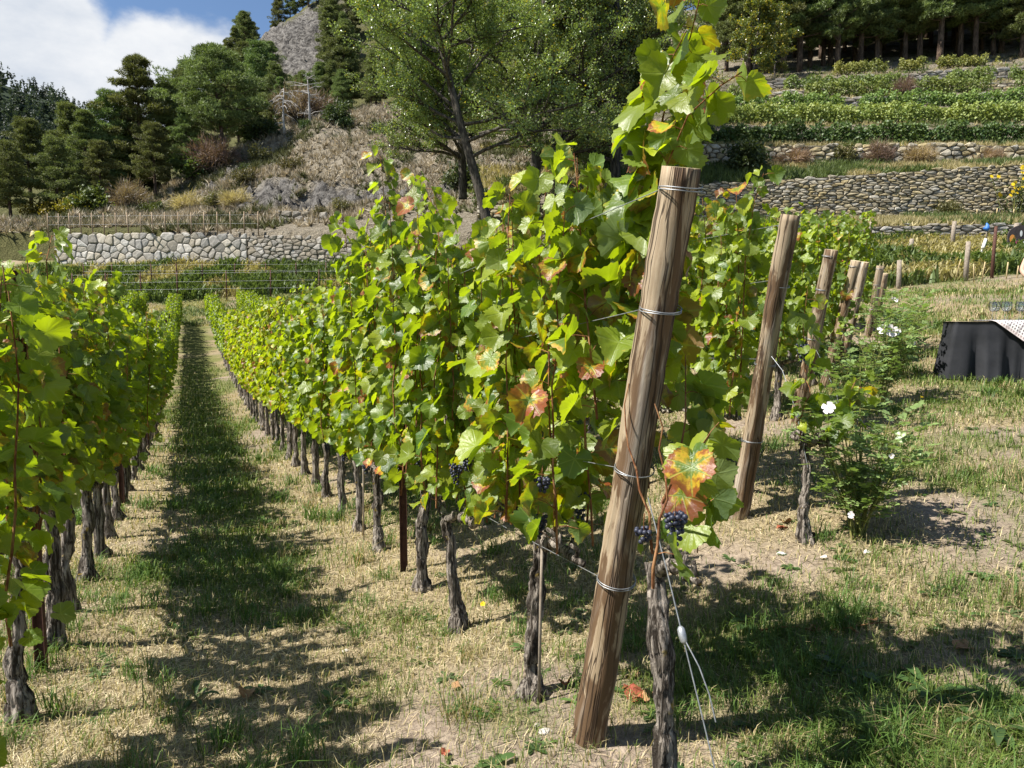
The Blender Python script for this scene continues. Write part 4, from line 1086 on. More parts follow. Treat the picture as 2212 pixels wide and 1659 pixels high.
# ------------------------------------------------------------------ vine leaves
def leaf_proto(seed, N=46, inner=True):
    """A lobed, toothed vine leaf lying in xy, stalk joint at the origin, tip towards +y."""
    rng = np.random.default_rng(seed)
    th = np.linspace(-math.pi, math.pi, N, endpoint=False) + math.pi / N
    key_t = np.array([0, .30, .52, 1.0, 1.42, 1.62, 2.05, 2.45, 2.80, 3.0, math.pi])
    key_r = np.array([1.0, .93, .83, .93, .86, .77, .82, .73, .62, .44, .14])
    key_r = key_r * (1 + rng.normal(0, .05, len(key_r)))
    r = np.interp(np.abs(th), key_t, key_r)
    teeth = np.where(np.arange(N) % 2 == 0, 1.045, .955) if N > 16 else np.ones(N)
    r = r * teeth * (1 + rng.normal(0, .025, N))
    x, y = np.sin(th) * r, np.cos(th) * r
    fold = rng.uniform(-.15, .65); curl = rng.uniform(-.1, .5); cup = rng.uniform(-.28, .22); wav = rng.uniform(.04, .16); ph = rng.uniform(0, 6.28); tw = rng.uniform(-.2, .2)
    def zf(x, y):
        rr = np.hypot(x, y); t = np.arctan2(x, y)
        return fold * np.abs(x) - curl * np.maximum(y, 0) ** 2 + cup * rr ** 2 + wav * np.sin(4 * t + ph) * rr ** 2 + tw * x * y
    if inner:
        xi, yi = x * .52, y * .52
        V = np.vstack([[0, 0, 0], np.stack([xi, yi, zf(xi, yi) + rng.normal(0, .012, N)], 1), np.stack([x, y, zf(x, y)], 1)])
        T = []
        for i in range(N):
            j = (i + 1) % N
            if i == N - 1:            # leave the stalk notch open
                continue
            T += [(0, 1 + j, 1 + i), (1 + i, 1 + j, 1 + N + j), (1 + i, 1 + N + j, 1 + N + i)]
    else:
        V = np.vstack([[0, 0, 0], np.stack([x, y, zf(x, y)], 1)])
        T = [(0, 1 + (i + 1) % N, 1 + i) for i in range(N - 1)]
    return V, np.array(T)
LEAF_HI = [leaf_proto(600 + i) for i in range(18)]
LEAF_LO = [leaf_proto(650 + i, 12, False) for i in range(8)]
LEAF_ME = [mesh_np('leaf', V, T, None, M['vine_leaf'], True, uv=V[:, :2]) for V, T in LEAF_HI]

def frames(Tip, Nrm):
    """Rotation matrices whose columns are side, tip, normal."""
    Y = Tip / np.maximum(np.linalg.norm(Tip, axis=1, keepdims=True), 1e-9)
    X = np.cross(Y, Nrm); X /= np.maximum(np.linalg.norm(X, axis=1, keepdims=True), 1e-9)
    Z = np.cross(X, Y)
    return np.stack([X, Y, Z], -1)
def leaf_tints(n, rng, yellow=0.25, autumn=0.12, height=None):
    y = np.clip(rng.normal(yellow + .04, .28, n), 0, 1)
    a = np.where(rng.uniform(size=n) < autumn, rng.uniform(.42, .86, n), rng.uniform(0, .36, n))
    b = np.clip(rng.normal(.48, .24, n), .02, 1)
    return np.stack([y, a, b], 1)
def join_leaves(P, R, S, tint, protos, rng, name='foliage'):
    """Many leaves as one mesh."""
    kinds = rng.integers(0, len(protos), len(P)); VV = []; TT = []; UU = []; CC = []; n0 = 0
    for k, (V, T) in enumerate(protos):
        s = np.where(kinds == k)[0]
        if not len(s): continue
        W = np.einsum('nij,vj->nvi', R[s], V) * S[s, None, None] + P[s, None]
        m = len(V)
        TT.append((T[None] + (np.arange(len(s)) * m)[:, None, None]).reshape(-1, 3) + n0); n0 += m * len(s)
        VV.append(W.reshape(-1, 3)); UU.append(np.tile(V[:, :2], (len(s), 1))); CC.append(np.repeat(tint[s], m, 0))
    return mesh_np(name, np.concatenate(VV), np.concatenate(TT), None, M['vine_foliage'], True, uv=np.concatenate(UU), tint=np.concatenate(CC))

def grow_vine(seed, half, z0, z1, n_shoot, extra=(), step=0.064, lat=0.95, thick=0.14, yellow=.25, autumn=.1, size=(.050, .078)):
    """Canes up from the cordon with alternating leaves. Local frame: x along the row, y to its sunward side, z up.
    Returns cane polylines and the leaves (P, R, S, tint)."""
    rng = np.random.default_rng(seed)
    canes = []; pets = {}; P = []; Tp = []; Nm = []; S = []
    starts = [(-half + 2 * half * (i + rng.uniform(.1, .9)) / n_shoot, rng.uniform(.85, 1.08)) for i in range(n_shoot)]
    lines_ = []
    for x, hf in starts:
        H = z0 + (z1 - z0) * hf; n = 9
        q = np.zeros((n, 3)); q[:, 2] = np.linspace(z0, H, n)
        q[:, 0] = x + np.cumsum(rng.normal(0, .018, n)); q[:, 1] = rng.normal(0, thick * .55) + np.cumsum(rng.normal(0, .016, n))
        lines_.append(q)
    lines_ += [np.asarray(e, float) for e in extra]
    for q in lines_:
        seg = np.linalg.norm(np.diff(q, axis=0), axis=1); L = np.concatenate([[0], np.cumsum(seg)])
        rad = np.interp(L, [0, L[-1]], [.0052, .002]); canes.append((q, rad))
        side = rng.choice([-1, 1])
        for s in np.arange(0.04, L[-1], step):
            c = np.array([np.interp(s, L, q[:, i]) for i in range(3)]); f = s / L[-1]
            for kk in range(1 + (rng.uniform() < lat) + (rng.uniform() < lat * .6)):
                sg = side if kk == 0 else rng.choice([-1, 1]); 
                pet = np.array([rng.normal(0, .6), sg * rng.uniform(.4, 1.2), rng.uniform(-.15, .7)]); pet /= np.linalg.norm(pet)
                pl = rng.uniform(.05, .115) * (1 - .4 * f) + (0.05 * rng.uniform() if kk else 0)
                p = c + pet * pl
                tip = np.array([pet[0] * .6 + rng.normal(0, .35), pet[1] * .75, -rng.uniform(.15, 1.25)])
                nrm = np.array([rng.normal(0, .65), sg * rng.uniform(.0, 1.0), rng.uniform(-.1, 1.0)])
                P.append(p); Tp.append(tip); Nm.append(nrm); S.append(rng.uniform(*size) * (1.05 - .45 * max(0, f - .6)) * rng.choice([1, 1, 1, 1.2, .75]))
                if kk == 0: pets[len(P) - 1] = (np.array([c, (c + p) / 2 + [0, 0, .006], p]), np.array([.0017, .0014, .0012]))
            side = -side
    P = np.array(P); R = frames(np.array(Tp), np.array(Nm)); S = np.array(S)
    # leaves get yellower towards the top of the canopy
    low = np.clip((z1 - P[:, 2]) / (z1 - z0), 0, 1)
    t = leaf_tints(len(P), rng, yellow, autumn); t[:, 0] = np.clip(t[:, 0] + (.15 * (1 - low)), 0, 1)
    return canes, pets, P, R, S, t

def trunk_mesh(seed, H, r, nseg, nside, lean=(0, 0), rough=1.0, arm=True):
    """A gnarled old vine trunk with a swollen foot and head, bark in ridges."""
    rng = np.random.default_rng(seed)
    z = np.linspace(-.06, H, nseg); w = np.cumsum(rng.normal(0, .0062 * (14 / nseg) ** .5, (nseg, 2)), 0)
    f = np.linspace(0, 1, nseg)
    pts = np.column_stack([w[:, 0] + lean[0] * f, w[:, 1] + lean[1] * f, z])
    rad = r * (1.12 - .30 * f) * (1.0 + .75 * np.exp(-((z - .02) / .06) ** 2) + .18 * np.exp(-((z - H) / .06) ** 2) + .22 * (vnoise(z * 9, z * 0, seed) - .5) * 2)
    V, T, Q = tube(pts, rad, nside)
    n = nseg * nside
    ang = np.tile(np.arange(nside) * 2 * math.pi / nside, nseg); zz = np.repeat(z, nside)
    c = np.repeat(pts, nside, 0); d = V[:n] - c
    fl = np.maximum(0, vnoise(ang * 6 + zz * 3, zz * 11, seed + 7) - .62) * 1.6
    rid = vnoise(ang * 4.2 + zz * 1.5, zz * 7, seed + 1) - .5 + .6 * (vnoise(ang * 9, zz * 16, seed + 2) - .5) + .4 * (vnoise(ang * 2 + 5, zz * 4, seed + 4) - .5)
    # make the ridges meet round the back
    V[:n] = c + d * (1 + rough * (.75 * rid + .5 * fl))[:, None]
    return V, T, Q, pts[-1]
def cordon_geo(seed, top, x0, x1, z, r, nseg=10, nside=9):
    rng = np.random.default_rng(seed); mb = MB()
    for xe in (x0, x1):
        if abs(xe - top[0]) < .06: continue
        f = np.linspace(0, 1, nseg)
        pts = np.column_stack([top[0] + (xe - top[0]) * f, top[1] * (1 - f) + rng.normal(0, .008, nseg), top[2] - .03 + (z - top[2] + .03) * np.minimum(1, f * 3) + rng.normal(0, .007, nseg)])
        pts[0] = top - [0, 0, .03]
        rad = r * (1 - .35 * f) * (1 + rng.normal(0, .14, nseg))
        for k in range(2, nseg - 1, 3): rad[k] *= 1.45
        mb.add(*tube(pts, rad, nside))
        for k in range(2, nseg, 2):            # pruning spurs
            p = pts[k]; mb.add(*tube([p, p + [rng.normal(0, .012), rng.normal(0, .012), .035], p + [rng.normal(0, .02), rng.normal(0, .02), .06]], [r * .55, r * .45, r * .34], 6))
    return mb

# grapes
bmg = bmesh.new(); bmesh.ops.create_icosphere(bmg, subdivisions=2, radius=1.0)
GRAPE_V = np.array([v.co for v in bmg.verts]); GRAPE_T = np.array([[v.index for v in f.verts] for f in bmg.faces]); bmg.free()
GRAPE_ME = mesh_np('grape', GRAPE_V, GRAPE_T, None, M['grape'], True)
bmg = bmesh.new(); bmesh.ops.create_icosphere(bmg, subdivisions=1, radius=1.0)
GRAPE_LV = np.array([v.co for v in bmg.verts]); GRAPE_LT = np.array([[v.index for v in f.verts] for f in bmg.faces]); bmg.free()
def cluster_pts(seed, n, w, h, r):
    """Grapes packed into a hanging bunch: centres below the origin."""
    rng = np.random.default_rng(seed); out = []; tries = 0
    while len(out) < n and tries < 12000:
        tries += 1
        f = rng.uniform(0, 1); rr = w * (1 - .72 * f ** 1.5) * rng.uniform(.25, 1.0) ** .5; az = rng.uniform(0, 6.28)
        q = np.array([math.cos(az) * rr, math.sin(az) * rr, -f * h])
        if all(np.linalg.norm(q - o) > 1.72 * r for o in out): out.append(q)
    return np.array(out)
CLUSTER_ME = []
for s in range(3):
    mb = MB()
    for q in cluster_pts(700 + s, 40, .034, .10, .0078): mb.add(GRAPE_LV * .0082 + q, GRAPE_LT)
    CLUSTER_ME.append(mb.mesh('grape_cluster', M['grape'], True))

ROT_ROW = math.atan2(ROW_A[1], ROW_A[0])
def to_local(q, a, p, z):
    """World point -> frame of a vine standing at (a, p)."""
    aa, pp = row_ap(q); return np.array([aa - a, -(pp - p), q[2] - z])

def vine_root(a, p, label, group):
    q = rowpt(a, p); z = float(gz(*q))
    r = obj('grape_vine', None, loc=(q[0], q[1], z - .01), rot=(0, 0, ROT_ROW), label=label, cat='vine', group=group)
    return r, z
def detailed_vine(a, p, label, group, seed, H=.66, r=.032, z1=2.2, half=.42, n_shoot=9, extra=(), clusters=(), yellow=.25, autumn=.1, limit=300, lean=(0, 0), fine=True, keep=None, size=(.034, .078), thick=.15, lat=.95):
    root, z = vine_root(a, p, label, group)
    V, T, Q, top = trunk_mesh(seed, H, r, 44 if fine else 22, 26 if fine else 14, lean)
    obj('trunk', mesh_np('trunk', V, T, Q, M['vine_bark'], True), root)
    obj('cordon', cordon_geo(seed + 1, top, -half, half, H + .03, .020, 12, 10).mesh('cordon', M['vine_bark'], True), root)
    canes, pets, P, R, S, t = grow_vine(seed + 2, half + .03, H + .05, z1, n_shoot, extra, yellow=yellow, autumn=autumn, size=size, thick=thick, lat=lat)
    if keep is not None:
        s = keep(P); pets = {i: q for i, q in pets.items() if s[i]}; P, R, S, t = P[s], R[s], S[s], t[s]
    mb = MB()
    for q, rd in canes + list(pets.values()): mb.add(*tube(q, rd, 6 if len(q) > 3 else 4, False))
    obj('canes', mb.mesh('canes', M['cane'], True), root)
    rng = np.random.default_rng(seed + 3)
    order = rng.permutation(len(P)); one, rest = order[:limit], order[limit:]
    for i in one:
        o = bpy.data.objects.new('leaf', LEAF_ME[int(rng.integers(0, len(LEAF_ME)))])
        COL.objects.link(o); o.parent = root
        m = Matrix(R[i].tolist()).to_4x4() @ Matrix.Scale(float(S[i]), 4); m.translation = Vector(P[i].tolist())
        o.matrix_local = m; o.color = (*t[i], 1)
    if len(rest): obj('foliage', join_leaves(P[rest], R[rest], S[rest], t[rest], LEAF_HI, rng), root, kind='stuff')
    for c in clusters:
        if c[0] == 'fine':
            _, q, n, w, h = c
            cl = obj('grape_cluster', None, root, q)
            st = obj('stalk', mesh_np('stalk', *tube([[0, 0, .05], [.004, 0, .02], [0, 0, -h * .7]], [.0018, .0018, .001], 5), M['cane'], True), cl)
            for g in cluster_pts(int(abs(q[0]) * 1e4) + n, n, w, h, .0082):
                obj('grape', GRAPE_ME, cl, g, scl=.0082 * rng.uniform(.88, 1.1))
        else:
            obj('grape_cluster', CLUSTER_ME[int(rng.integers(0, 3))], root, c[1], rot=(0, 0, rng.uniform(0, 6)))
    return root
# shared meshes for the vines farther down the rows
FAR_TRUNK = []; FAR_FOL = []; FAR_CANE = []; FAR_CORD = []
for s in range(6):
    V, T, Q, top = trunk_mesh(800 + s, .64, .034, 16, 12, (RNG.normal(0, .03), RNG.normal(0, .02)))
    FAR_TRUNK.append(mesh_np('trunk', V, T, Q, M['vine_bark'], True))
    FAR_CORD.append(cordon_geo(810 + s, top, -.42, .42, .67, .020, 8, 7).mesh('cordon', M['vine_bark'], True))
def far_foliage(seed, z1, yellow, autumn, protos=LEAF_LO, n_shoot=11, size=(.036, .074)):
    canes, _, P, R, S, t = grow_vine(seed, .45, .70, z1, n_shoot, yellow=yellow, autumn=autumn, size=size)
    mb = MB()
    for q, rd in canes:
        if len(q) > 3: mb.add(*tube(q, rd, 4, False))
    return join_leaves(P, R, S, t, protos, np.random.default_rng(seed)), mb.mesh('canes', M['cane'], True)
FAR = {'mid': [far_foliage(820 + s, 2.18 + .08 * (s % 3), .30, .10, LEAF_HI) for s in range(4)],
       'thin': [far_foliage(826 + s, 2.1, .30, .10, LEAF_HI, 6) for s in range(2)],
       'yellow': [far_foliage(830 + s, 2.15 + .08 * (s % 3), .80, .25) for s in range(4)],
       'green': [far_foliage(840 + s, 2.02 + .08 * (s % 3), .25, .05) for s in range(5)]}
def far_vine(a, p, label, group, kind, i, zs=1.0):
    root, z = vine_root(a, p, label, group)
    obj('trunk', FAR_TRUNK[i % 6], root); obj('cordon', FAR_CORD[i % 6], root)
    f, c = FAR[kind][(i * 7 + i // 5) % len(FAR[kind])]
    root.scale = (1, 1 if (i // 2) % 2 else 1, zs)
    if i % 2: root.rotation_euler[2] += math.pi
    obj('foliage', f, root, kind='stuff'); obj('canes', c, root)
    if i % 3 == 0: obj('grape_cluster', CLUSTER_ME[i % 3], root, (.15 * (-1) ** i, .07 * (-1) ** (i // 2), .70))

# --- the row on the far side of the path from the camera's left: the near row with the big end post
G1, GL, G2 = 'vines of the row with the big end post', 'vines of the row along the shaded side of the path', 'vines of the row with the second end post'
L1 = ' vine from the big end post in the sunlit row beside the grass path'
a1 = [1.80, 2.77, 3.73, 4.47, 5.55]
while a1[-1] < 54: a1.append(a1[-1] + .82)
def loc1(u, v, k, dp=0.0): return to_local(on_row(u, v, R1 + dp), a1[k], R1, float(gz(*rowpt(a1[k], R1))))
POST_LINE = ((1272, 1612), (1477, 362))
def project(Q):
    # pixel column, row and depth of world points
    Q = np.asarray(Q, float); dx, dy, dz = Q[:, 0], Q[:, 1], Q[:, 2] - CAM_Z
    f = dy * CT - dz * ST; h = dy * ST + dz * CT
    return IMG_W / 2 + F_PX * dx / f, IMG_H / 2 - F_PX * h / f, f
def clear_of_post(a):
    # the leaves beside the big post hang behind it or to its sides: nothing grows through or across the timber
    z = float(gz(*rowpt(a, R1))); o = rowpt(a, R1)
    def f(P):
        W = np.column_stack([o[0] + P[:, 0] * ROW_A[0] - P[:, 1] * ROW_P[0], o[1] + P[:, 0] * ROW_A[1] - P[:, 1] * ROW_P[1], P[:, 2] + z])
        u, v, d = project(W); (u0, v0), (u1, v1) = POST_LINE
        up = u0 + (v - v0) / (v1 - v0) * (u1 - u0); dp = 2.66 + (v - v0) / (v1 - v0) * -.5
        return ~((np.abs(u - up) < 92) & (v > 330) & (v < 1600) & (d < dp + .12)) & (~((v > 1000) & (u < 1360)) if a < 2 else True)
    return f
def poly1(k, *pts): return [loc1(u, v, k, *(r or (0,))) for u, v, *r in pts]
tall = [poly1(0, (1390, 1050, .10), (1380, 700, .14), (1395, 480, .16), (1425, 360, .16), (1475, 240, .14), (1545, 175, .12), (1590, 145, .10)), poly1(0, (1375, 800, .16), (1385, 520, .18), (1400, 330, .18), (1440, 170, .16), (1480, 70, .14), (1500, -15, .12), (1515, -60, .1)),
        poly1(0, (1420, 1080, -.02), (1450, 1010, -.05), (1500, 960, -.08), (1520, 930, -.10)), poly1(0, (1410, 900, .2), (1405, 600, .2), (1415, 300, .2), (1440, 120, .2), (1470, 60, .18)), poly1(0, (1450, 1100, .12), (1480, 1060, .14), (1500, 1110, .12), (1495, 1190, .10)), poly1(0, (1440, 1080, .1), (1470, 900, .14), (1470, 760, .16))]
detailed_vine(a1[0], R1 + .02, 'old vine with peeling pale bark standing outside the big end post', G1, 901, H=.80, r=.029, z1=1.35, half=.12, n_shoot=2, extra=tall, lean=(0.11, 0), autumn=.30, yellow=.36,
              clusters=[('fine', loc1(1447, 1105, 0, -.06), 40, .030, .085), ('fine', loc1(1380, 1138, 0, -.05), 16, .026, .045)], size=(.050, .090), lat=.9,
              keep=clear_of_post(a1[0]))
sh1 = [poly1(1, (1290, 900), (1260, 600), (1250, 420), (1240, 325))]
detailed_vine(a1[1], R1, 'vine with a tied stake and grape bunches just behind the big end post', G1, 910, H=.70, r=.031, z1=2.15, n_shoot=9, extra=sh1, autumn=.36, yellow=.36, size=(.046, .080),
              clusters=[('fine', loc1(1163, 1110, 1, -.10), 44, .030, .085), ('fine', loc1(1172, 1028, 1, -.12), 22, .030, .05), ('mesh', loc1(1255, 1060, 1, .05))], keep=clear_of_post(a1[1]))
sh2 = [poly1(2, (985, 900), (960, 600), (940, 450), (905, 380))]
detailed_vine(a1[2], R1, L1.strip().replace('vine', 'third vine', 1), G1, 920, H=.66, r=.028, z1=2.25, extra=sh2, autumn=.2, yellow=.3, clusters=[('fine', loc1(1010, 975, 2, -.12), 40, .03, .085), ('mesh', loc1(985, 1000, 2, -.08))])
sh3 = [poly1(3, (870, 900), (850, 600), (830, 430), (822, 335))]
detailed_vine(a1[3], R1, 'vine growing right beside the rusty steel post, fourth from the big end post', G1, 930, H=.66, r=.032, z1=2.35, extra=sh3, autumn=.16, yellow=.3, clusters=[('mesh', loc1(905, 965, 3, -.1))])
detailed_vine(a1[4], R1, 'fifth' + L1, G1, 940, H=.66, r=.03, z1=2.42, autumn=.14, yellow=.3, clusters=[('mesh', (0, .1, .72))])
for k in (5, 6, 7):
    detailed_vine(a1[k], R1, ordinal(k) + L1, G1, 950 + 10 * k, H=.65, r=.031, z1=2.35 - .03 * k, autumn=.14, yellow=.34, fine=False, clusters=[('mesh', (.1, .1, .72))])
for k in range(8, len(a1)):
    far_vine(a1[k], R1, ordinal(k) + L1, G1, 'mid' if k < 11 else 'yellow' if k < 32 else 'green', k, 1.0 if k < 40 else .95)
# --- the shaded row on the other side of the path
LL_ = ' vine down the shaded row, counted from its start beside the camera'
aL = [0.55, 1.3, 2.05, 2.75, 3.5, 4.3, 4.95, 5.7, 6.4]
while aL[-1] < 54: aL.append(aL[-1] + .78)
for k in range(len(aL)):
    if k < 4: far_vine(aL[k], RL, ordinal(k) + LL_, GL, 'thin', k + 2, .84)
    elif k < 8:
        ex = []
        if k == 6:
            zb_ = float(gz(*rowpt(aL[k], RL))); ex = [[to_local(on_row(u, v, RL), aL[k], RL, zb_) for u, v in ((120, 900), (110, 700), (100, 560), (112, 505))]]
        detailed_vine(aL[k], RL, ordinal(k) + LL_, GL, 1100 + 10 * k, H=.77 if k < 6 else .70, r=.031, z1=1.84 if k < 6 else 1.92, n_shoot=11, extra=ex, autumn=.20, yellow=.25, fine=(k < 6), limit=260, thick=.09, size=(.034, .062),
                      keep=lambda P, a_=aL[k]: ~((np.abs(P[:, 0] + a_ - 4.0) < .17) & (P[:, 1] < .03)))
    else: far_vine(aL[k], RL, ordinal(k) + LL_, GL, ('thin' if k % 3 == 0 else 'mid') if k < 22 else 'green', k, .92)
# --- the next rows behind the big post, each with its own end post
a2 = [3.22, 4.25, 5.0]
while a2[-1] < 54: a2.append(a2[-1] + .82)
for k, a in enumerate(a2):
    lab = ordinal(k) + ' vine from the second end post, in the row behind the big post'
    if k < 4:
        zb_ = float(gz(*rowpt(a, R2)))
        l2 = lambda u, v, dp=0: to_local(on_row(u, v, R2 + dp), a, R2, zb_)
        if k == 0: detailed_vine(a, R2, 'crooked vine with a bare grey trunk between the second end post and the rose bush', G2, 1200, H=.58, r=.026, z1=1.0, half=.14, n_shoot=2, lean=(.06, 0), autumn=.1, limit=80,
                                 extra=[[l2(1740, 800), l2(1735, 700), l2(1745, 620)]])
        else: detailed_vine(a, R2, lab, G2, 1200 + 10 * k, H=.64, r=.03, z1=2.15, autumn=.16, yellow=.42, fine=False, limit=260,
                            extra=[[l2(1600, 800), l2(1610, 560), l2(1630, 430), l2(1650, 370)]] if k == 1 else [], clusters=[('mesh', l2(1735, 740, -.05))] if k == 1 else [])
    elif k < 13 or a > 30: far_vine(a, R2, lab, G2, 'mid' if k < 10 else 'green', k)
ROWS_R = [(5.6, 5.3, 'third', 6), (7.6, 6.8, 'fourth', 6), (8.9, 7.75, 'fifth', 5), (11.2, 9.5, 'sixth', 5)]
for p, a0, w, n in ROWS_R:
    for k in range(n):
        far_vine(a0 + .62 + k * .85, p, ordinal(k) + ' vine behind the ' + w + ' end post', 'vines of the rows behind the lesser end posts', 'mid', k + int(p * 3), .95)
for p, w, a0 in ((-2.7, 'next row beyond the shaded one', 12), (-4.7, 'third row away from the path', 26)):
    k = 0; a = a0
    while a < 54:
        far_vine(a, p, ordinal(k) + ' vine showing above the shaded row, in the ' + w, 'vines of the rows beyond the shaded row', 'green', k + 3); a += .85; k += 1

# ------------------------------------------------------------------ posts and wires of the trellis
def post_mesh(seed, L, r, fine=True):
    """A round timber with splits, knots and a flattened, slightly tapered shape."""
    rng = np.random.default_rng(seed)
    ns, nn = (60, 40) if fine else (24, 18)
    z = np.linspace(-.25, L, ns); wob = np.cumsum(rng.normal(0, .0016, (ns, 2)), 0)
    rad = r * (1.08 - .10 * (z / L)) * (1 + .025 * (vnoise(z * 3, z * 0, seed) - .5) * 2)
    V, T, Q = tube(np.column_stack([wob, z]), rad, nn)
    n = ns * nn; ang = np.tile(np.arange(nn) * 2 * math.pi / nn, ns); zz = np.repeat(z, nn)
    c = np.repeat(np.column_stack([wob, z]), nn, 0); d = V[:n] - c
    f = 1 + .05 * np.cos(2 * ang + seed) + .035 * np.cos(3 * ang + seed * 2 + zz) + .03 * (vnoise(np.cos(ang) * 4 + 9, zz * 2 + np.sin(ang) * 3, seed) - .5)
    for k in range(5):                        # long drying splits
        a0 = rng.uniform(0, 6.28); zc = rng.uniform(0, L); wl_ = rng.uniform(.25, .8)
        da = np.angle(np.exp(1j * (ang - a0 - .12 * np.sin(zz * 3 + k)))); f = f - .17 * np.exp(-(da / .075) ** 2) * np.exp(-((zz - zc) / wl_) ** 4)
    for k in range(3):                        # knots
        a0 = rng.uniform(0, 6.28); zc = rng.uniform(.2, L - .2); da = np.angle(np.exp(1j * (ang - a0)))
        q = (da / .35) ** 2 + ((zz - zc) / .035) ** 2; f = f + .07 * np.exp(-q) - .06 * np.exp(-q * 8)
    V[:n] = c + d * f[:, None]
    capT = T[T[:, 0] == n + 1]; sideT = T[T[:, 0] == n]
    me = mesh_np('timber', V, np.vstack([sideT, capT]), Q, M['post_wood'], True)
    me.materials.append(M['cut_wood'])
    mi = np.zeros(len(me.polygons), np.int32); mi[len(sideT):len(sideT) + len(capT)] = 1; me.polygons.foreach_set('material_index', mi)
    sm = np.ones(len(me.polygons), bool); sm[len(sideT):len(sideT) + len(capT)] = False; me.polygons.foreach_set('use_smooth', sm)
    return me
def loop_mesh(r, tilt, seed, turns=2):
    rng = np.random.default_rng(seed); mb = MB()
    for k in range(turns):
        t = np.linspace(0, 2 * math.pi, 26); z = tilt * np.cos(t + rng.uniform(-.6, .6)) + .0055 * k + .003 * np.sin(2 * t + k)
        mb.add(*tube(np.column_stack([np.cos(t) * (r + .0025), np.sin(t) * (r + .0025), z]), .0019, 6, False))
    return mb.mesh('wire_loop', M['wire'], True)
def lean_post(base, top, r, seed, label, loops, fine=True):
    base = np.asarray(base); top = np.asarray(top); d = top - base; L = float(np.linalg.norm(d))
    root = obj('end_post', None, loc=base, rot=Vector(d).to_track_quat('Z', 'Y').to_euler(), label=label, cat='post', group='wooden end posts of the vine rows')
    obj('timber', post_mesh(seed, L, r, fine), root)
    for i, f in enumerate(loops):
        obj('wire_loop', loop_mesh(r * (1.10 - .10 * f), .006, seed + i), root, (0, 0, f * L))
    return root, d / L, L
PB, PT = on_row(1272, 1612, R1 + .04), on_row(1477, 362, R1 + .04)
lean_post(PB, PT, .060, 1301, 'big weathered wooden end post with wire loops, leaning over the near vine', (.972, .80, .545, .345))
PB2, PT2 = on_row(1597, 1112, R2 + .02), on_row(1708, 464, R2 + .02)
lean_post(PB2, PT2, .060, 1302, 'second wooden end post, clear of leaves, standing by the white rose bush', (.965, .78, .53, .27))
posts = [(PB, PT, R1), (PB2, PT2, R2)]
for (p, a0, w, _), (ub, vb_), (ut, vt) in zip(ROWS_R, ((1720, 893), (1769, 882), (1812, 812), (1870, 760)), ((1794, 539), (1848, 563), (1869, 566), (1901, 574))):
    b, t_ = on_row(ub, vb_, p), on_row(ut, vt, p)
    b[2] = min(b[2], float(gz(b[0], b[1])) + .0)
    lean_post(b, t_, .060, 1300 + int(p * 10), w + ' wooden end post counted from the big one', (.965, .78, .5), False); posts.append((b, t_, p))
b = on_row(1890, 740, 12.4); lean_post(np.array([b[0], b[1], float(gz(b[0], b[1]))]), on_row(1912, 590, 12.4), .058, 1390, 'thin dark wooden post last in the line of end posts', (.95,), False)

def channel_mesh(L):
    """Rolled steel vineyard stake with a folded profile."""
    prof = np.array([(-.026, .016), (-.022, -.014), (.022, -.014), (.026, .016), (.022, .016), (.019, -.010), (-.019, -.010), (-.022, .016)]); n = len(prof)
    V = np.vstack([np.column_stack([prof, np.full(n, z)]) for z in (-.3, L)])
    Q = [(i, (i + 1) % n, n + (i + 1) % n, n + i) for i in range(n)] + [(n + 1, n + 2, n + 5, n + 6), (n + 2, n + 3, n + 4, n + 5), (n, n + 1, n + 6, n + 7)]
    mb = MB(); mb.add(V, None, Q)
    for z in np.arange(.45, L - .1, .12):
        v, q = boxv(-.030, -.022, -.004, .010, z, z + .014); mb.add(v, None, q)
    return mb.mesh('steel_post', M['rust'])
CH = channel_mesh(2.05)
def steel_post(a, p, label, h=1.0, tilt=0.0):
    q = rowpt(a, p); return obj('steel_post', CH, loc=(q[0], q[1], float(gz(*q))), rot=(tilt, 0, ROT_ROW + 1.2), scl=(1, 1, h), label=label, cat='post', group='rusty steel posts in the vine rows')
k = 0
for i, a in enumerate((4.85, 9.7, 14.6, 19.5, 24.4, 29.3, 34.2, 39, 44)):
    steel_post(a, R1, ordinal(i) + ' rusty steel post along the sunlit row after the big end post')
for i, a in enumerate((4.02, 8.6, 13.4, 18.2, 23, 27.8, 32.6)):
    steel_post(a, RL, ordinal(i) + ' rusty steel post along the shaded row', 1.02 if i else .93)
for i, a in enumerate((8.2, 13.1)): steel_post(a, R2, ordinal(i) + ' rusty steel post in the row behind the big post')
# wires
WIRE_H = (('fruiting', .345), ('second', .545), ('third', .80), ('top', .972))
def wire_line(p, start, label, dz0, a_end, seed):
    rng = np.random.default_rng(seed)
    a0, _ = row_ap(start); aa = np.concatenate([[a0], np.arange(math.ceil(a0 + .6), a_end, 1.0)])
    h0 = start[2] - float(gz(*rowpt(a0, p)))
    pts = []
    for i, a in enumerate(aa):
        q = rowpt(a, p); hh = dz0 + (h0 - dz0) * math.exp(-(a - a0) / 1.5)
        pts.append((q[0], q[1], (start[2] if i == 0 else float(_ground(q[0], q[1])) + hh + rng.normal(0, .006))))
    obj('trellis_wire', mesh_np('trellis_wire', *tube(pts, .0016, 5, False), M['wire'], True), label=label, cat='wire', group='trellis wires')
for (b, t_, p), w, ae in ((posts[0], 'big', 40), (posts[1], 'second', 16)):
    for i, (nm, f) in enumerate(WIRE_H):
        s = b + (t_ - b) * f + np.append(ROW_A * .055, 0)
        wire_line(p, s, nm + ' trellis wire running into the leaves from the ' + w + ' end post', (.72, 1.05, 1.5, 1.9)[i], ae, 1400 + i)
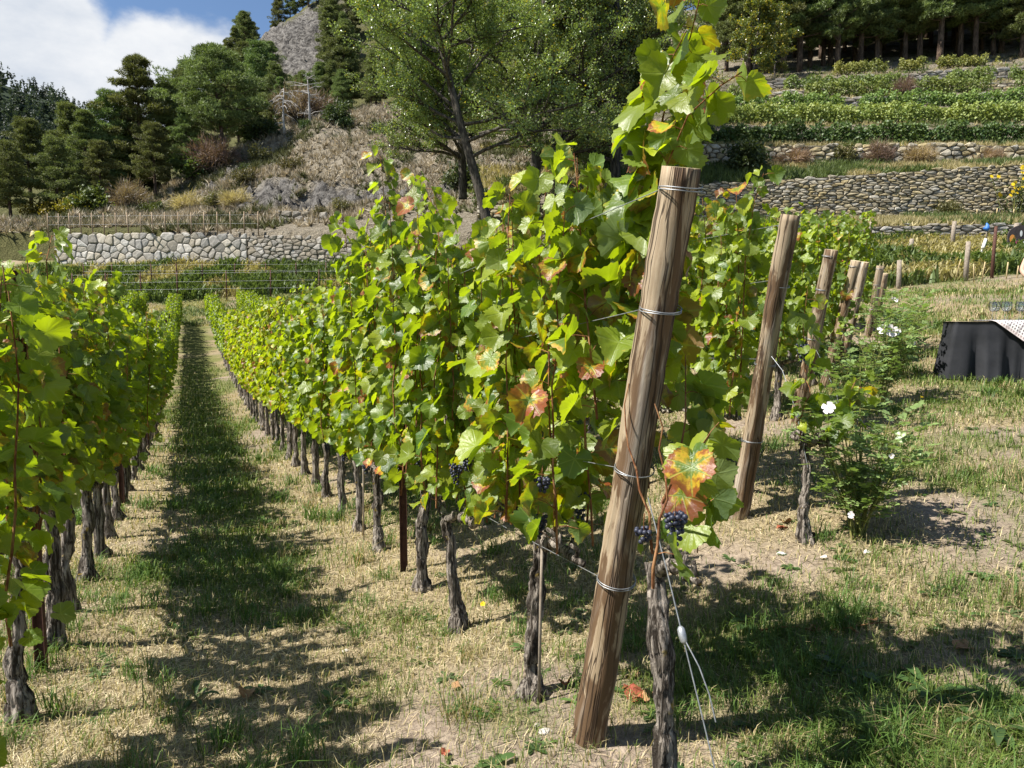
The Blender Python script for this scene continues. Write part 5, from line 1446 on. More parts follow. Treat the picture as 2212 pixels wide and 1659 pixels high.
for i, h in enumerate((.70, 1.1, 1.55, 1.9)):
    q = rowpt(0.4, RL); wire_line(RL, np.array([q[0], q[1], float(gz(*q)) + h]), ('lowest', 'second', 'third', 'uppermost')[i] + ' trellis wire of the shaded row', h, 40, 1420 + i)
# anchor wires with their clamps
def anchor(pts_main, clamp_at, tail, label, sc=1.0):
    root = obj('anchor_wire', None, loc=pts_main[-1], label=label, cat='wire', group='anchor wires of the end posts')
    o = np.asarray(pts_main[-1])
    obj('strand', mesh_np('strand', *tube(np.asarray(pts_main) - o, .0024 * sc, 6, False), M['wire'], True), root)
    obj('tail', mesh_np('tail', *tube(np.asarray(tail) - o, .0022 * sc, 6, False), M['wire'], True), root)
    c = np.asarray(clamp_at); d = np.asarray(pts_main[-1]) - c; d /= np.linalg.norm(d)
    obj('wire_clamp', mesh_np('wire_clamp', *tube([c - o - d * .026, c - o - d * .018, c - o, c - o + d * .018, c - o + d * .026], np.array([.005, .011, .012, .010, .004]) * sc, 10), M['clamp'], True), root)
q = [on_row(u, v, R1 + .0) for u, v in ((1400, 1075), (1440, 1230), (1474, 1372), (1510, 1520), (1545, 1665))]
anchor(q, q[2], [q[2], on_row(1510, 1440, R1 + .01), on_row(1532, 1500, R1 + .02), on_row(1546, 1560, R1 + .02)], 'anchor wire with an alloy clamp running from the big post to the ground')
q = [on_row(u, v, R2) for u, v in ((1655, 755), (1690, 800), (1722, 895), (1735, 960), (1745, 1010))]
anchor(q, q[2], [q[2], on_row(1728, 930, R2 + .02), on_row(1736, 975, R2 + .02)], 'anchor wire hanging off the second end post beside the crooked vine')
q = [on_row(u, v, 5.6) for u, v in ((1755, 740), (1785, 800), (1807, 853), (1830, 950))]
anchor(q, q[2], [q[2], on_row(1803, 890, 5.6), on_row(1806, 925, 5.6)], 'anchor wire of the third end post above the white blossom')
# thin training stakes tied to young vines
def stake(a, p, h, label, r=.006, lean=(0, 0), mat='stake', dp=0):
    q = rowpt(a, p + dp); z = float(gz(*q))
    obj('training_stake', mesh_np('training_stake', *tube([[0, 0, -.1], [lean[0] * .5, lean[1] * .5, h * .5], [lean[0], lean[1], h]], [r, r * .95, r * .9], 7), M[mat], True), loc=(q[0], q[1], z), label=label, cat='stake', group='stakes in the vineyard')
stake(a1[1] - .06, R1, .78, 'thin cane stake tied to the vine behind the big end post', .007, (.015, -.01), 'grey_stake')
stake(6.05, R1, .75, 'thin stake standing alone between two trunks in the sunlit row', .006, (0, .02), 'grey_stake', -.02)
stake(6.2, R1, .72, 'pale thin stake next to the lone stake in the sunlit row', .005, (.03, 0), 'stake')

# ------------------------------------------------------------------ fences beyond the rows and on the lawn
def fence(name, label, pts, heights, r, mat, wires, group=None, wmat='wire', zf=None):
    """Posts and wires of one fence; pts are the post feet."""
    pts = [np.asarray(q, float) for q in pts]; o = pts[0]
    root = obj(name, None, loc=o, label=label, cat='fence', group=group)
    for i, q in enumerate(pts):
        h = heights if np.isscalar(heights) else heights[i]
        ln = RNG.normal(0, .03, 2)
        obj('fence_post', mesh_np('fence_post', *tube([q - o - [0, 0, .2], q - o + [ln[0] * .5, ln[1] * .5, h * .5], q - o + [ln[0], ln[1], h]], [r, r, r * .95], 7), M[mat], True), root)
    for f in wires:
        hh = [(heights if np.isscalar(heights) else heights[i]) * f for i in range(len(pts))]
        obj('fence_wire', mesh_np('fence_wire', *tube([q - o + [0, -r, h] for q, h in zip(pts, hh)], .006, 4, False), M[wmat], True), root)
    return root
us_ = [105, 128, 152, 176, 201, 226, 251, 278, 305, 331, 358, 386, 414, 442, 470, 499, 528, 558]
fence('wall_fence', 'row of slender fence posts on top of the pale boulder wall',
      [at(u, 506 - 2 * (i / 17), 67.9 - i * .20) for i, u in enumerate(us_)], 1.85, .055, 'fence_post', (.45, .85))
us_ = [158, 230, 305, 384, 490, 585, 690, 780]
fence('bank_fence', 'wire fence with dark posts at the foot of the green bank', [at(u, 648 - (u - 158) * .012, 58.5 - u * .004) for u in us_], 2.05, .05, 'rust', (.35, .62, .93), wmat='wire')
us_ = [182, 242, 328, 382, 438, 507, 575, 640, 705]
fence('upper_bank_fence', 'wire fence halfway up the green bank below the boulder wall', [at(u, 602 - (u - 182) * .004, 62.6 - u * .004) for u in us_], 1.2, .05, 'rust', (.5, .9), wmat='wire')
us_ = [(1940, 627, 562), (2086, 600, 522)]
for (u, vb_, vt), w in zip(us_, ('short grey wooden post at the edge of the lawn by the vine ends', 'tall grey wooden post at the edge of the lawn')):
    b = at(u, vb_, 22.5); h = at(u, vt, 22.5)[2] - b[2]
    obj('fence_post', mesh_np('fence_post', *tube([[0, 0, -.2], [.01, 0, h * .5], [.03 if u > 2000 else 0, 0, h]], [.075, .07, .065], 9), M['grey_stake'], True), loc=b, label=w, cat='post', group='posts beyond the lawn')
for u, vb_, vt, d, r, m, lab in ((2142, 600, 489, 22.5, .05, 'rust', 'rust-brown steel post at the edge of the lawn'), (2057, 528, 478, 31, .09, 'grey_stake', 'bent grey post in front of the lowest terrace wall'),
                                 (1966, 545, 516, 29, .09, 'grey_stake', 'stubby grey post on the bank below the terrace wall'), (1879, 500, 480, 30, .08, 'grey_stake', 'pale post at the end of the lowest terrace wall'), (2191, 530, 482, 30, .10, 'grey_stake', 'grey post beside the painted board')):
    b = at(u, vb_, d); h = at(u, vt, d)[2] - b[2]
    obj('wooden_post' if m != 'rust' else 'steel_stake', mesh_np('post', *tube([[0, 0, -.2], [.02, 0, h * .5], [.05, 0, h]], [r, r, r * .9], 8), M[m], True), loc=b, label=lab, cat='post', group='posts beyond the lawn')
rng = np.random.default_rng(31)
for i, (u, vb_, vt, d) in enumerate(((2104, 598, 570, 22), (2121, 600, 566, 22), (2173, 603, 566, 22), (2196, 600, 574, 22), (2067, 590, 560, 23), (1970, 488, 458, 41), (1987, 490, 468, 41), (2010, 492, 462, 41), (2044, 490, 460, 41), (2076, 488, 456, 41), (2110, 482, 452, 41), (2150, 484, 450, 41), (2187, 486, 452, 40))):
    b = at(u, vb_, d); h = at(u, vt, d)[2] - b[2]; ln = rng.normal(0, .06, 2)
    obj('garden_stake', mesh_np('garden_stake', *tube([[0, 0, -.15], [ln[0] * .5, ln[1] * .5, h * .5], [ln[0], ln[1], h]], [.018 if d < 30 else .03] * 3, 6), M['stake'], True), loc=b,
        label=ordinal(i if i < 5 else i - 5) + (' pale cane stake along the far edge of the lawn' if i < 5 else ' thin cane stake in the bed under the tall drystone wall'), cat='stake', group='cane stakes beyond the lawn')
# a white stick with a blue cap, and a board with painted shapes
b = at(1995, 520, 29.5)
r = obj('tap_stand', None, loc=b, label='tilted white stick with a blue cap on the bank beyond the lawn', cat='stand')
b2 = at(2038, 560, 28)
r.location = at(2118, 552, 28)
obj('white_stick', mesh_np('white_stick', *tube([[0, 0, -.1], [.08, 0, .3], [.17, 0, .62]], [.06, .06, .05], 8), M['white_paint'], True), r)
obj('blue_cap', mesh_np('blue_cap', *tube([[.12, 0, .95], [.2, 0, 1.02], [.2, 0, 1.12], [.16, 0, 1.2]], [.10, .10, .06, .02], 10), M['blue_plastic'], True), r)
obj('thin_rod', mesh_np('thin_rod', *tube([[.17, 0, .6], [.18, 0, .95]], [.02, .02], 6), M['grey_stake'], True), r)
b = at(2206, 530, 29)
r = obj('painted_board', None, loc=b, label='dark rounded board painted with orange, pink and white shapes beyond the lawn', cat='sign')
t = np.linspace(0, math.pi, 14); out = [(-.55, -.02)] + [(-.55 * math.cos(x), .35 + .42 * math.sin(x)) for x in t] + [(.55, -.02)]
n = len(out); V = [(x, y, z) for y in (-.03, .03) for x, z in out]
me = bpy.data.meshes.new('panel'); me.from_pydata(V, [], [list(range(n))[::-1], list(range(n, 2 * n))] + [(i, (i + 1) % n, n + (i + 1) % n, n + i) for i in range(n)]); me.materials.append(M['dark_board']); obj('panel', me, r)
for x, z, sx, sz, m in ((-.38, .25, .11, .16, 'orange_paint'), (-.22, .12, .10, .06, 'pink_paint'), (-.40, -.02, .12, .07, 'white_paint'), (-.05, .45, .05, .12, 'white_paint'), (.25, .5, .09, .13, 'yellow_petal'), (.2, .1, .2, .07, 'white_paint')):
    V, T = [(0, -.038, 0)], []
    for i in range(12): V.append((math.cos(i * .5236) * sx, -.036, math.sin(i * .5236) * sz))
    for i in range(12): T.append((0, 1 + (i + 1) % 12, 1 + i))
    obj('painted_shape', mesh_np('painted_shape', V, T, None, M[m]), r, (x, 0, z))

# a dark plank with painted shapes in front of the broken boulder wall
b = at(678, 507, 67.2)
r = obj('painted_plank', None, loc=b, label='dark plank with a red and pale painted shapes below the broken boulder wall', cat='sign')
V, Q = boxv(-1.0, 1.0, -.03, .03, .15, .80); obj('panel', mesh_np('panel', V, None, Q, M['dark_board']), r)
for x in (-1.05, 1.05):
    V, Q = boxv(x - .05, x + .05, -.05, .05, -.2, .85); obj('post', mesh_np('post', V, None, Q, M['fence_post']), r)
for x, z, s, m in ((-.6, .68, .12, 'yellow_petal'), (-.35, .70, .14, 'white_paint'), (.35, .62, .17, 'dead_leaf_red'), (.75, .55, .13, 'white_paint'), (-.1, .55, .10, 'white_paint')):
    V = [(0, -.036, 0)] + [(math.cos(i * .7854) * s, -.034, math.sin(i * .7854) * s * .9) for i in range(8)]
    obj('painted_shape', mesh_np('painted_shape', V, [(0, 1 + (i + 1) % 8, 1 + i) for i in range(8)], None, M[m]), r, (x, 0, z))

# ------------------------------------------------------------------ the table, its cloths and glasses
TD0 = 9.2
tl = at(2066, 693, 9.25); tz0 = float(gz(at(2060, 822, TD0)[0], TD0))
TOP_Z = tl[2]; FLOOR = at(2060, 824, TD0)[2]
table = obj('table', None, loc=(tl[0], 9.25, FLOOR), rot=(0, 0, -.30), label='trestle table hidden under a black cloth on the lawn', cat='table')
TH_ = TOP_Z - FLOOR
TWX, TWY = 2.0, 0.60
V, Q = boxv(0.02, TWX, 0.02, TWY, TH_ - .035, TH_ - .006); obj('table_top', mesh_np('table_top', V, None, Q, M['cut_wood']), table)
for x in (.12, TWX - .1):
    for y in (.1, TWY - .08):
        V, Q = boxv(x - .02, x + .02, y - .02, y + .02, -.02, TH_ - .03); obj('leg', mesh_np('leg', V, None, Q, M['rust']), table)
def drape():
    """A cloth over the table: flat on top, folded down on all sides, corners gathered."""
    n = 150; per = []                       # perimeter points, walked round
    nx, ny = 44, 20
    for i in range(nx): per.append((TWX * i / nx, 0, 0, -1))
    for i in range(ny): per.append((TWX, TWY * i / ny, 1, 0))
    for i in range(nx): per.append((TWX - TWX * i / nx, TWY, 0, 1))
    for i in range(ny): per.append((0, TWY - TWY * i / ny, -1, 0))
    m = len(per); rings = 14; V = []
    s = np.arange(m)
    for r in range(rings):
        f = r / (rings - 1)
        for i, (x, y, ox, oy) in enumerate(per):
            corner = math.exp(-(min(math.hypot(x, y), math.hypot(x - TWX, y), math.hypot(x, y - TWY), math.hypot(x - TWX, y - TWY)) / .13) ** 2)
            fold = .055 * math.sin(i * .75 + 1.3 * math.sin(i * .21)) + .03 * math.sin(i * 1.7 + 2)
            cx, cy = x - TWX / 2, y - TWY / 2; L = math.hypot(cx, cy)
            ex = ox * (1 - corner) + cx / L * corner; ey = oy * (1 - corner) + cy / L * corner
            out = .006 + f * (.02 + fold * 1.3) + corner * (.10 * f - .03 * f * f) + .012 * math.sin(f * 7 + i * .3) * f * (1 - f)
            V.append((x + ex * out, y + ey * out, TH_ - .004 - (TH_ - .012) * f * (1 - .012 * math.sin(i * .4)) - (.006 if r == 0 else 0) + (.0 if f < 1 else .02 * corner)))
    Q = [(r * m + i, r * m + (i + 1) % m, (r + 1) * m + (i + 1) % m, (r + 1) * m + i) for r in range(rings - 1) for i in range(m)]
    # top, slightly puckered
    base = len(V); V.append((TWX / 2, TWY / 2, TH_ + .001)); T = [(base, i, (i + 1) % m) for i in range(m)]
    return mesh_np('black_tablecloth', V, T, Q, M['black_cloth'], True)
obj('black_tablecloth', drape(), loc=(tl[0], 9.25, FLOOR), rot=(0, 0, -.30), label='black cotton cloth hanging in folds to the grass around the table', cat='tablecloth')
def runner():
    """A square checked cloth laid cornerwise: part lies flat, part hangs over the front edge."""
    n = 46; side = 2.05; c45 = math.cos(math.radians(38)); s45 = math.sin(math.radians(38))
    x0, y0 = .06, .25; V = []; UV = []
    for j in range(n + 1):
        for i in range(n + 1):
            a = side * i / n; b = side * j / n
            x = x0 + a * c45 + b * s45 ; y = y0 + a * (-s45) + b * c45
            if y < -.012:
                drop = -.012 - y; V.append((x, -.050 - .018 * math.sin(x * 9) * min(1, drop * 3) - .02 * min(1, drop * 2), TH_ + .006 - drop))
            elif y > TWY + .03:
                V.append((x, TWY + .075, TH_ + .006 - min(y - TWY - .03, TH_ - .05)))
            else: V.append((min(x, 99), y - (.03 if y < .03 else 0), TH_ + .008 + .002 * math.sin(x * 30 + y * 20)))
            UV.append((i / n, j / n))
    V = np.array(V); keepq = []
    idx = np.arange((n + 1) ** 2).reshape(n + 1, n + 1)
    for j in range(n):
        for i in range(n):
            q = (idx[j, i], idx[j, i + 1], idx[j + 1, i + 1], idx[j + 1, i])
            if max(V[list(q), 0]) < TWX - .02: keepq.append(q)
    return mesh_np('checked_runner', V, None, keepq, M['runner'], True, uv=np.array(UV))
obj('checked_runner', runner(), loc=(tl[0], 9.25, FLOOR), rot=(0, 0, -.30), label='black and white checked cloth laid cornerwise over the black one', cat='tablecloth')
def lathe(prof, n=20):
    P = np.array(prof); m = len(P); a = np.arange(n) * 2 * math.pi / n
    V = np.stack([P[:, 0, None] * np.cos(a), P[:, 0, None] * np.sin(a), np.repeat(P[:, 1, None], n, 1)], -1).reshape(-1, 3)
    Q = [(i * n + j, i * n + (j + 1) % n, (i + 1) * n + (j + 1) % n, (i + 1) * n + j) for i in range(m - 1) for j in range(n)]
    return V, Q
G_FOOT = mesh_np('foot', *(lambda q: (q[0], None, q[1]))(lathe([(.0005, 0), (.034, .001), (.034, .003), (.012, .006), (.0045, .012), (.0005, .0125)])), M['glass'], True)
G_STEM = mesh_np('stem', *(lambda q: (q[0], None, q[1]))(lathe([(.0005, .012), (.0045, .0125), (.0038, .05), (.0045, .088), (.0005, .0885)], 12)), M['glass'], True)
G_BOWL = mesh_np('bowl', *(lambda q: (q[0], None, q[1]))(lathe([(.0005, .089), (.012, .091), (.030, .108), (.040, .135), (.040, .160), (.033, .196), (.0322, .196), (.039, .160), (.039, .136), (.029, .110), (.011, .0935), (.0005, .0925)], 24)), M['glass'], True)
gl = 0
for u, v, d, lab in ((2139, 694, 9.52, 'wine glass standing alone at the free end of the glasses on the table'), (2147, 692, 9.68, 'wine glass half behind the end one'), (2166, 693, 9.46, 'middle wine glass in the front line on the table'), (2172, 691, 9.64, 'wine glass right behind the middle one'),
                     (2197, 693, 9.42, 'last fully visible wine glass of the front line'), (2203, 690, 9.60, 'wine glass behind the last one of the front line')):
    x = (u - IMG_W / 2) / F_PX * d
    r = obj('wine_glass', None, loc=(x, d, TOP_Z + .012), scl=1.18, label=lab, cat='glass', group='wine glasses on the table')
    for nm, m_ in (('foot', G_FOOT), ('stem', G_STEM), ('bowl', G_BOWL)): obj(nm, m_, r)

# the person behind the table, of whom only an arm reaches into the picture
def person():
    px = at(2203, 600, 10.75)[0] + .308; z0 = float(gz(px, 10.75))
    J = {'pel': (0, 0, .95), 'wai': (0, 0, 1.08), 'che': (0, .01, 1.30), 'nek': (0, .0, 1.47), 'hd0': (0, -.02, 1.56), 'hd1': (0, -.03, 1.68), 'hd2': (0, -.02, 1.76),
         'shL': (-.17, .01, 1.42), 'elL': (-.265, .03, 1.16), 'wrL': (-.215, -.16, .98), 'haL': (-.20, -.22, .93),
         'shR': (.17, .01, 1.42), 'elR': (.26, .03, 1.16), 'wrR': (.16, -.16, 1.02), 'haR': (.12, -.2, .98),
         'hpL': (-.09, 0, .90), 'knL': (-.10, -.02, .50), 'anL': (-.10, .02, .09), 'toL': (-.11, -.12, .03), 'hpR': (.09, 0, .90), 'knR': (.10, -.02, .50), 'anR': (.10, .02, .09), 'toR': (.11, -.12, .03)}
    rad = {'pel': .13, 'wai': .115, 'che': .13, 'nek': .055, 'hd0': .075, 'hd1': .088, 'hd2': .07, 'sh': .058, 'el': .043, 'wr': .028, 'ha': .030, 'hp': .085, 'kn': .058, 'an': .040, 'to': .035}
    E = [('pel', 'wai'), ('wai', 'che'), ('che', 'nek'), ('nek', 'hd0'), ('hd0', 'hd1'), ('hd1', 'hd2')]
    for s in 'LR': E += [('che', 'sh' + s), ('sh' + s, 'el' + s), ('el' + s, 'wr' + s), ('wr' + s, 'ha' + s), ('pel', 'hp' + s), ('hp' + s, 'kn' + s), ('kn' + s, 'an' + s), ('an' + s, 'to' + s)]
    for s, sg in (('L', 1), ('R', -1)):              # fingers
        for k in range(5):
            J['f%d%s' % (k, s)] = tuple(np.array(J['ha' + s]) + [sg * (.028 - .016 * k), -.045 - .01 * (k in (1, 2, 3)), -.03]); E.append(('ha' + s, 'f%d%s' % (k, s))); rad['f%d%s' % (k, s)] = .009
    names = list(J); me = bpy.data.meshes.new('body')
    me.from_pydata([J[n] for n in names], [(names.index(a), names.index(b)) for a, b in E], [])
    root = obj('person', None, loc=(px, 10.75, z0), label='person standing behind the table, bare arm reaching into view', cat='person')
    b = obj('body', me, root); b.modifiers.new('skin', 'SKIN'); sub = b.modifiers.new('sub', 'SUBSURF'); sub.levels = sub.render_levels = 2
    for i, n in enumerate(names):
        r_ = rad.get(n, rad.get(n[:2], .05)); me.skin_vertices[0].data[i].radius = (r_, r_); me.skin_vertices[0].data[i].use_root = (n == 'pel')
    me.materials.append(M['skin'])
    mb = MB(); mb.add(*tube([(0, 0, .82), (0, 0, .95), (0, 0, 1.1), (0, .01, 1.3), (0, .01, 1.43), (0, .005, 1.47)], [.165, .165, .15, .175, .16, .09], 18))
    V = mb.V[0]; V[:, 1] *= .72
    obj('shirt', mb.mesh('shirt', M['white_paint'], True), root)
    mb = MB()
    for s in (-1, 1): mb.add(*tube([(s * .09, 0, .98), (s * .1, -.01, .7), (s * .1, -.015, .5), (s * .1, .01, .1)], [.11, .10, .078, .075], 14))
    obj('trousers', mb.mesh('trousers', M['trousers'], True), root)
    mb = MB(); mb.add(*tube([(0, .0, 1.60), (0, .005, 1.68), (0, .0, 1.76), (0, 0, 1.80)], [.085, .102, .085, .03], 16)); obj('hair', mb.mesh('hair', M['rust'], True), root)
person()

# ------------------------------------------------------------------ rose bushes at the row ends
def rose_leaf_mesh(seed):
    """A compound leaf of five leaflets on a stalk, along +y."""
    rng = np.random.default_rng(seed); mb = MB()
    def leaflet(base, d, L):
        d = np.asarray(d, float); d /= np.linalg.norm(d); s = np.array([d[1], -d[0], 0]); V = [base]; n = 5
        prof = [(.22, .30), (.48, .36), (.76, .25)]
        cols = [base]
        L_ = [base]; V = [base]
        for f, w in prof: V += [base + d * L * f + s * L * w + [0, 0, .06 * L], base + d * L * f - [0, 0, .02 * L], base + d * L * f - s * L * w + [0, 0, .06 * L]]
        V.append(base + d * L + [0, 0, -.08 * L])
        T = [(0, 1, 2), (0, 2, 3), (1, 4, 5), (1, 5, 2), (2, 5, 6), (2, 6, 3), (4, 7, 8), (4, 8, 5), (5, 8, 9), (5, 9, 6), (7, 10, 8), (8, 10, 9)]
        mb.add(V, T, None, np.tile(np.array([.17, .24, .08]) * rng.uniform(.8, 1.25), (len(V), 1)))
    for y, sg in ((.35, 1), (.35, -1), (.68, 1), (.68, -1)): leaflet(np.array([0, y, -.1 * y * y]), (sg * .9, .45, 0), .40)
    leaflet(np.array([0, .88, -.09]), (0, 1, 0), .46)
    v, t_, q = tube([[0, 0, 0], [0, .5, -.02], [0, .9, -.09]], [.014, .012, .01], 4, False); mb.add(v, t_, q, np.tile([.11, .12, .04], (len(v), 1)))
    return mb
ROSE_LEAF = [rose_leaf_mesh(1500 + i) for i in range(4)]
ROSE_LEAF_ME = [m_.mesh('leaf', M['rose_leaf'], True, True) for m_ in ROSE_LEAF]
def petal_mesh():
    V = []; n, m = 5, 4; Q = []
    for i in range(n):
        for j in range(m):
            f = i / (n - 1); w = (.12 + .62 * math.sin(f * math.pi * .62)) * (j / (m - 1) - .5) * 1.15
            V.append((w, f - (.10 * (1 - abs(j / (m - 1) - .5) * 2) if i == n - 1 else 0) * -1, .10 * f * f + .25 * w * w + .05 * math.sin(3 * w + f * 4)))
    for i in range(n - 1):
        for j in range(m - 1): Q.append((i * m + j, i * m + j + 1, (i + 1) * m + j + 1, (i + 1) * m + j))
    return mesh_np('petal', V, None, Q, M['petal'], True)
PETAL = petal_mesh()
def flower(parent, pos, s, rng, facing=None):
    nrm = Vector(facing if facing is not None else (rng.normal(0, .5), -1, rng.uniform(.1, .8))); e = nrm.to_track_quat('Z', 'Y')
    fl = obj('flower', None, parent, pos); fl.rotation_euler = e.to_euler()
    for k in range(5): obj('petal', PETAL, fl, rot=(rng.uniform(.05, .35), 0, k * 1.2566 + rng.normal(0, .12)), scl=s * rng.uniform(.85, 1.1))
    mb = MB()
    for k in range(9):
        a = rng.uniform(0, 6.28); r_ = s * rng.uniform(.03, .16); mb.add(GRAPE_LV * s * .045 + [math.cos(a) * r_, math.sin(a) * r_, s * .14], GRAPE_LT)
    obj('stamens', mb.mesh('stamens', M['stamen'], True), fl)
def rose_bush(seed, base, height, width, label, flowers, n_stem=12, single=140, per=16, fs=.034, leafs=.085, tall=()):
    rng = np.random.default_rng(seed); root = obj('rose_bush', None, loc=base, label=label, cat='rose bush', group='rose bushes at the row ends')
    mb = MB(); L = []
    stems = []
    for i in range(n_stem):
        az = rng.uniform(0, 6.28); h = height * rng.uniform(.6, 1.0); w = width * rng.uniform(.3, 1.0)
        stems.append((np.array([math.cos(az) * w, math.sin(az) * w, h]), rng))
    for e, _ in stems + [(np.asarray(t_, float), 0) for t_ in tall]:
        b0 = np.array([rng.normal(0, .02), rng.normal(0, .02), -.03]); m = b0 * .5 + e * .5 + np.array([-e[0] * .12, -e[1] * .12, .04]); pts = []
        for f in np.linspace(0, 1, 7): pts.append(b0 * (1 - f) ** 2 + 2 * f * (1 - f) * m + f * f * e)
        pts = np.array(pts); mb.add(*tube(pts, np.linspace(.0065, .0022, 7), 5, False))
        for s in np.linspace(.25, 1.0, per):
            i = min(int(s * 6), 5); c = pts[i] + (pts[i + 1] - pts[i]) * (s * 6 - i)
            for _k in range(1 + (rng.uniform() < .75)):
                az = rng.uniform(0, 6.28); el = rng.uniform(-.1, .7); d = np.array([math.cos(az), math.sin(az), el]); off = rng.uniform(0, .09)
                L.append((c + d * off, d, np.array([rng.normal(0, .35), rng.normal(0, .35), 1]), leafs * rng.uniform(.7, 1.2)))
                if off > .03: mb.add(*tube([c, c + d * off], [.0022, .0016], 4, False))
    obj('stems', mb.mesh('stems', M['green_stem'], True), root)
    order = rng.permutation(len(L)); R = frames(np.array([q[1] for q in L]), np.array([q[2] for q in L]))
    for i in order[:single]:
        o = bpy.data.objects.new('leaf', ROSE_LEAF_ME[int(rng.integers(0, 4))]); COL.objects.link(o); o.parent = root
        m = Matrix(R[i].tolist()).to_4x4() @ Matrix.Scale(L[i][3], 4); m.translation = Vector(L[i][0].tolist()); o.matrix_local = m
    rest = order[single:]
    if len(rest):
        fb = MB()
        for i in rest:
            g = ROSE_LEAF[int(rng.integers(0, 4))]; V = np.concatenate(g.V); n0 = 0; T = np.concatenate(g.T); Qq = np.concatenate(g.Q)
            fb.add(V @ R[i].T * L[i][3] + L[i][0], T, Qq, np.concatenate(g.C) * rng.uniform(.8, 1.25))
        obj('foliage', fb.mesh('foliage', M['rose_leaf'], True, True), root, kind='stuff')
    for q, s in flowers: flower(root, np.asarray(q) - base, s, rng)
def rb(u, v, d): return gpt((u - IMG_W / 2) / F_PX * d, d)
b = on_row(1852, 1180, 3.55); d1 = b[1]; b = gpt(b[0], b[1])
rose_bush(1601, b, .80, .46, 'leafy rose bush with a few white blossoms in front of the crooked vine', [(at(1790, 882, d1 - .12), .034), (at(1925, 985, d1 - .3), .016), (at(1838, 1112, d1 - .35), .018)], 17, 300, 15, leafs=.080,
          tall=[(0.02, .1, 1.02), (-.22, -.05, .98)])
b = rb(1905, 860, 8.2); rose_bush(1602, b, 1.25, .42, 'yellowish rose bush between the third end post and the table', [(at(1925, 714, 8.1), .065), (at(1908, 712, 8.15), .055), (at(1935, 716, 8.1), .05)], 16, 60, 14, leafs=.10)
b = rb(1950, 800, 9.6); rose_bush(1603, b, 1.15, .5, 'rose bush shading the grass nearest the table cloth', [(at(1972, 740, 9.4), .04)], 14, 40, 14, leafs=.10)
b = rb(1930, 722, 11.8); rose_bush(1604, b, 1.1, .55, 'farthest rose bush, small leaved, by the end of the post line', [(at(1932, 648, 11.6), .05)], 16, 30, 14, leafs=.09)
b = rb(1850, 905, 7.0); rose_bush(1605, b, .85, .35, 'low pale rose bush at the foot of the fourth end post', [], 12, 40, 14, leafs=.085)

# tall yellow flowers at the edge of the terrace wall
b = at(2196, 488, 40.6); root = obj('sunflower_plant', None, loc=b, label='tall plant with yellow flowers in front of the tall drystone wall', cat='plant')
rng = np.random.default_rng(61); mb = MB(); lb = MB()
heads = []
for i in range(16):
    e = np.array([rng.normal(0.1, .9), rng.normal(0, .3), rng.uniform(1.2, 3.6)]); mb.add(*tube([[e[0] * .3, 0, -.1], [e[0] * .7, e[1] * .5, e[2] * .5], e], [.03, .025, .015], 4, False)); heads.append(e)
    n = 26; t_ = rng.uniform(.1, .95, n); P = np.outer(t_, e) + rng.normal(0, .12, (n, 3)); V, T = leaf_quads(P, rng.normal(size=(n, 3)), rng.normal(size=(n, 3)) + [0, 0, 1], rng.uniform(.16, .3, n), rng.uniform(.1, .16, n)); lb.add(V, T, None, np.tile([.075, .11, .045], (len(V), 1)))
obj('stems', mb.mesh('stems', M['green_stem'], True), root); obj('foliage', lb.mesh('foliage', M['shrub'], False, True), root, kind='stuff')
V, T = [(0, 0, .02)], []
for i in range(20): V.append((math.cos(i * .31416) * (1 if i % 2 else .55), math.sin(i * .31416) * (1 if i % 2 else .55), .0))
for i in range(20): T.append((0, 1 + i, 1 + (i + 1) % 20))
YF = mesh_np('flower', V, T, None, M['yellow_petal'])
for e in heads:
    for k in range(2): obj('flower', YF, root, e + rng.normal(0, .15, 3) * k, rot=(1.3 + rng.normal(0, .3), rng.normal(0, .3), 0), scl=.13)

# ------------------------------------------------------------------ grass, straw and weeds
def view_scatter(n, rng, d0, d1, pw=1.0, ulo=-350, uhi=2500):
    """Points on the ground spread so that near ground gets more of them."""
    t = rng.uniform(0, 1, n); d = d0 * (d1 / d0) ** (t ** pw)
    u = rng.uniform(ulo, uhi, n); x = (u - IMG_W / 2) / F_PX * d
    return x, d
def blades(x, y, L, W, lean, col, rng, name, mat, flat=False):
    n = len(x); z = gz(x, y)
    az = rng.uniform(0, 6.28, n); d = np.stack([np.cos(az), np.sin(az)], 1); s = np.stack([-d[:, 1], d[:, 0], np.zeros(n)], 1)
    B = np.stack([x, y, z - .004], 1)
    if flat:
        up = rng.uniform(-.02, .22, n)
        mid = B + np.column_stack([d * (L * .5)[:, None], L * .5 * up + .006]); tip = B + np.column_stack([d * L[:, None] + rng.normal(0, .1, (n, 2)) * L[:, None], L * up * .3 + .004])
    else:
        mid = B + np.column_stack([d * (L * lean * .35)[:, None], L * .6]); tip = B + np.column_stack([d * (L * lean)[:, None], L * (1 - .35 * lean)])
    w = W[:, None]
    V = np.stack([B - s * w * .5, B + s * w * .5, mid - s * w * .4, mid + s * w * .4, tip], 1).reshape(-1, 3)
    i = np.arange(n) * 5
    T = np.concatenate([np.stack([i, i + 1, i + 3], 1), np.stack([i, i + 3, i + 2], 1), np.stack([i + 2, i + 3, i + 4], 1)])
    return mesh_np(name, V, T, None, mat, False, tint=np.repeat(col, 5, 0))
rng = np.random.default_rng(1701)
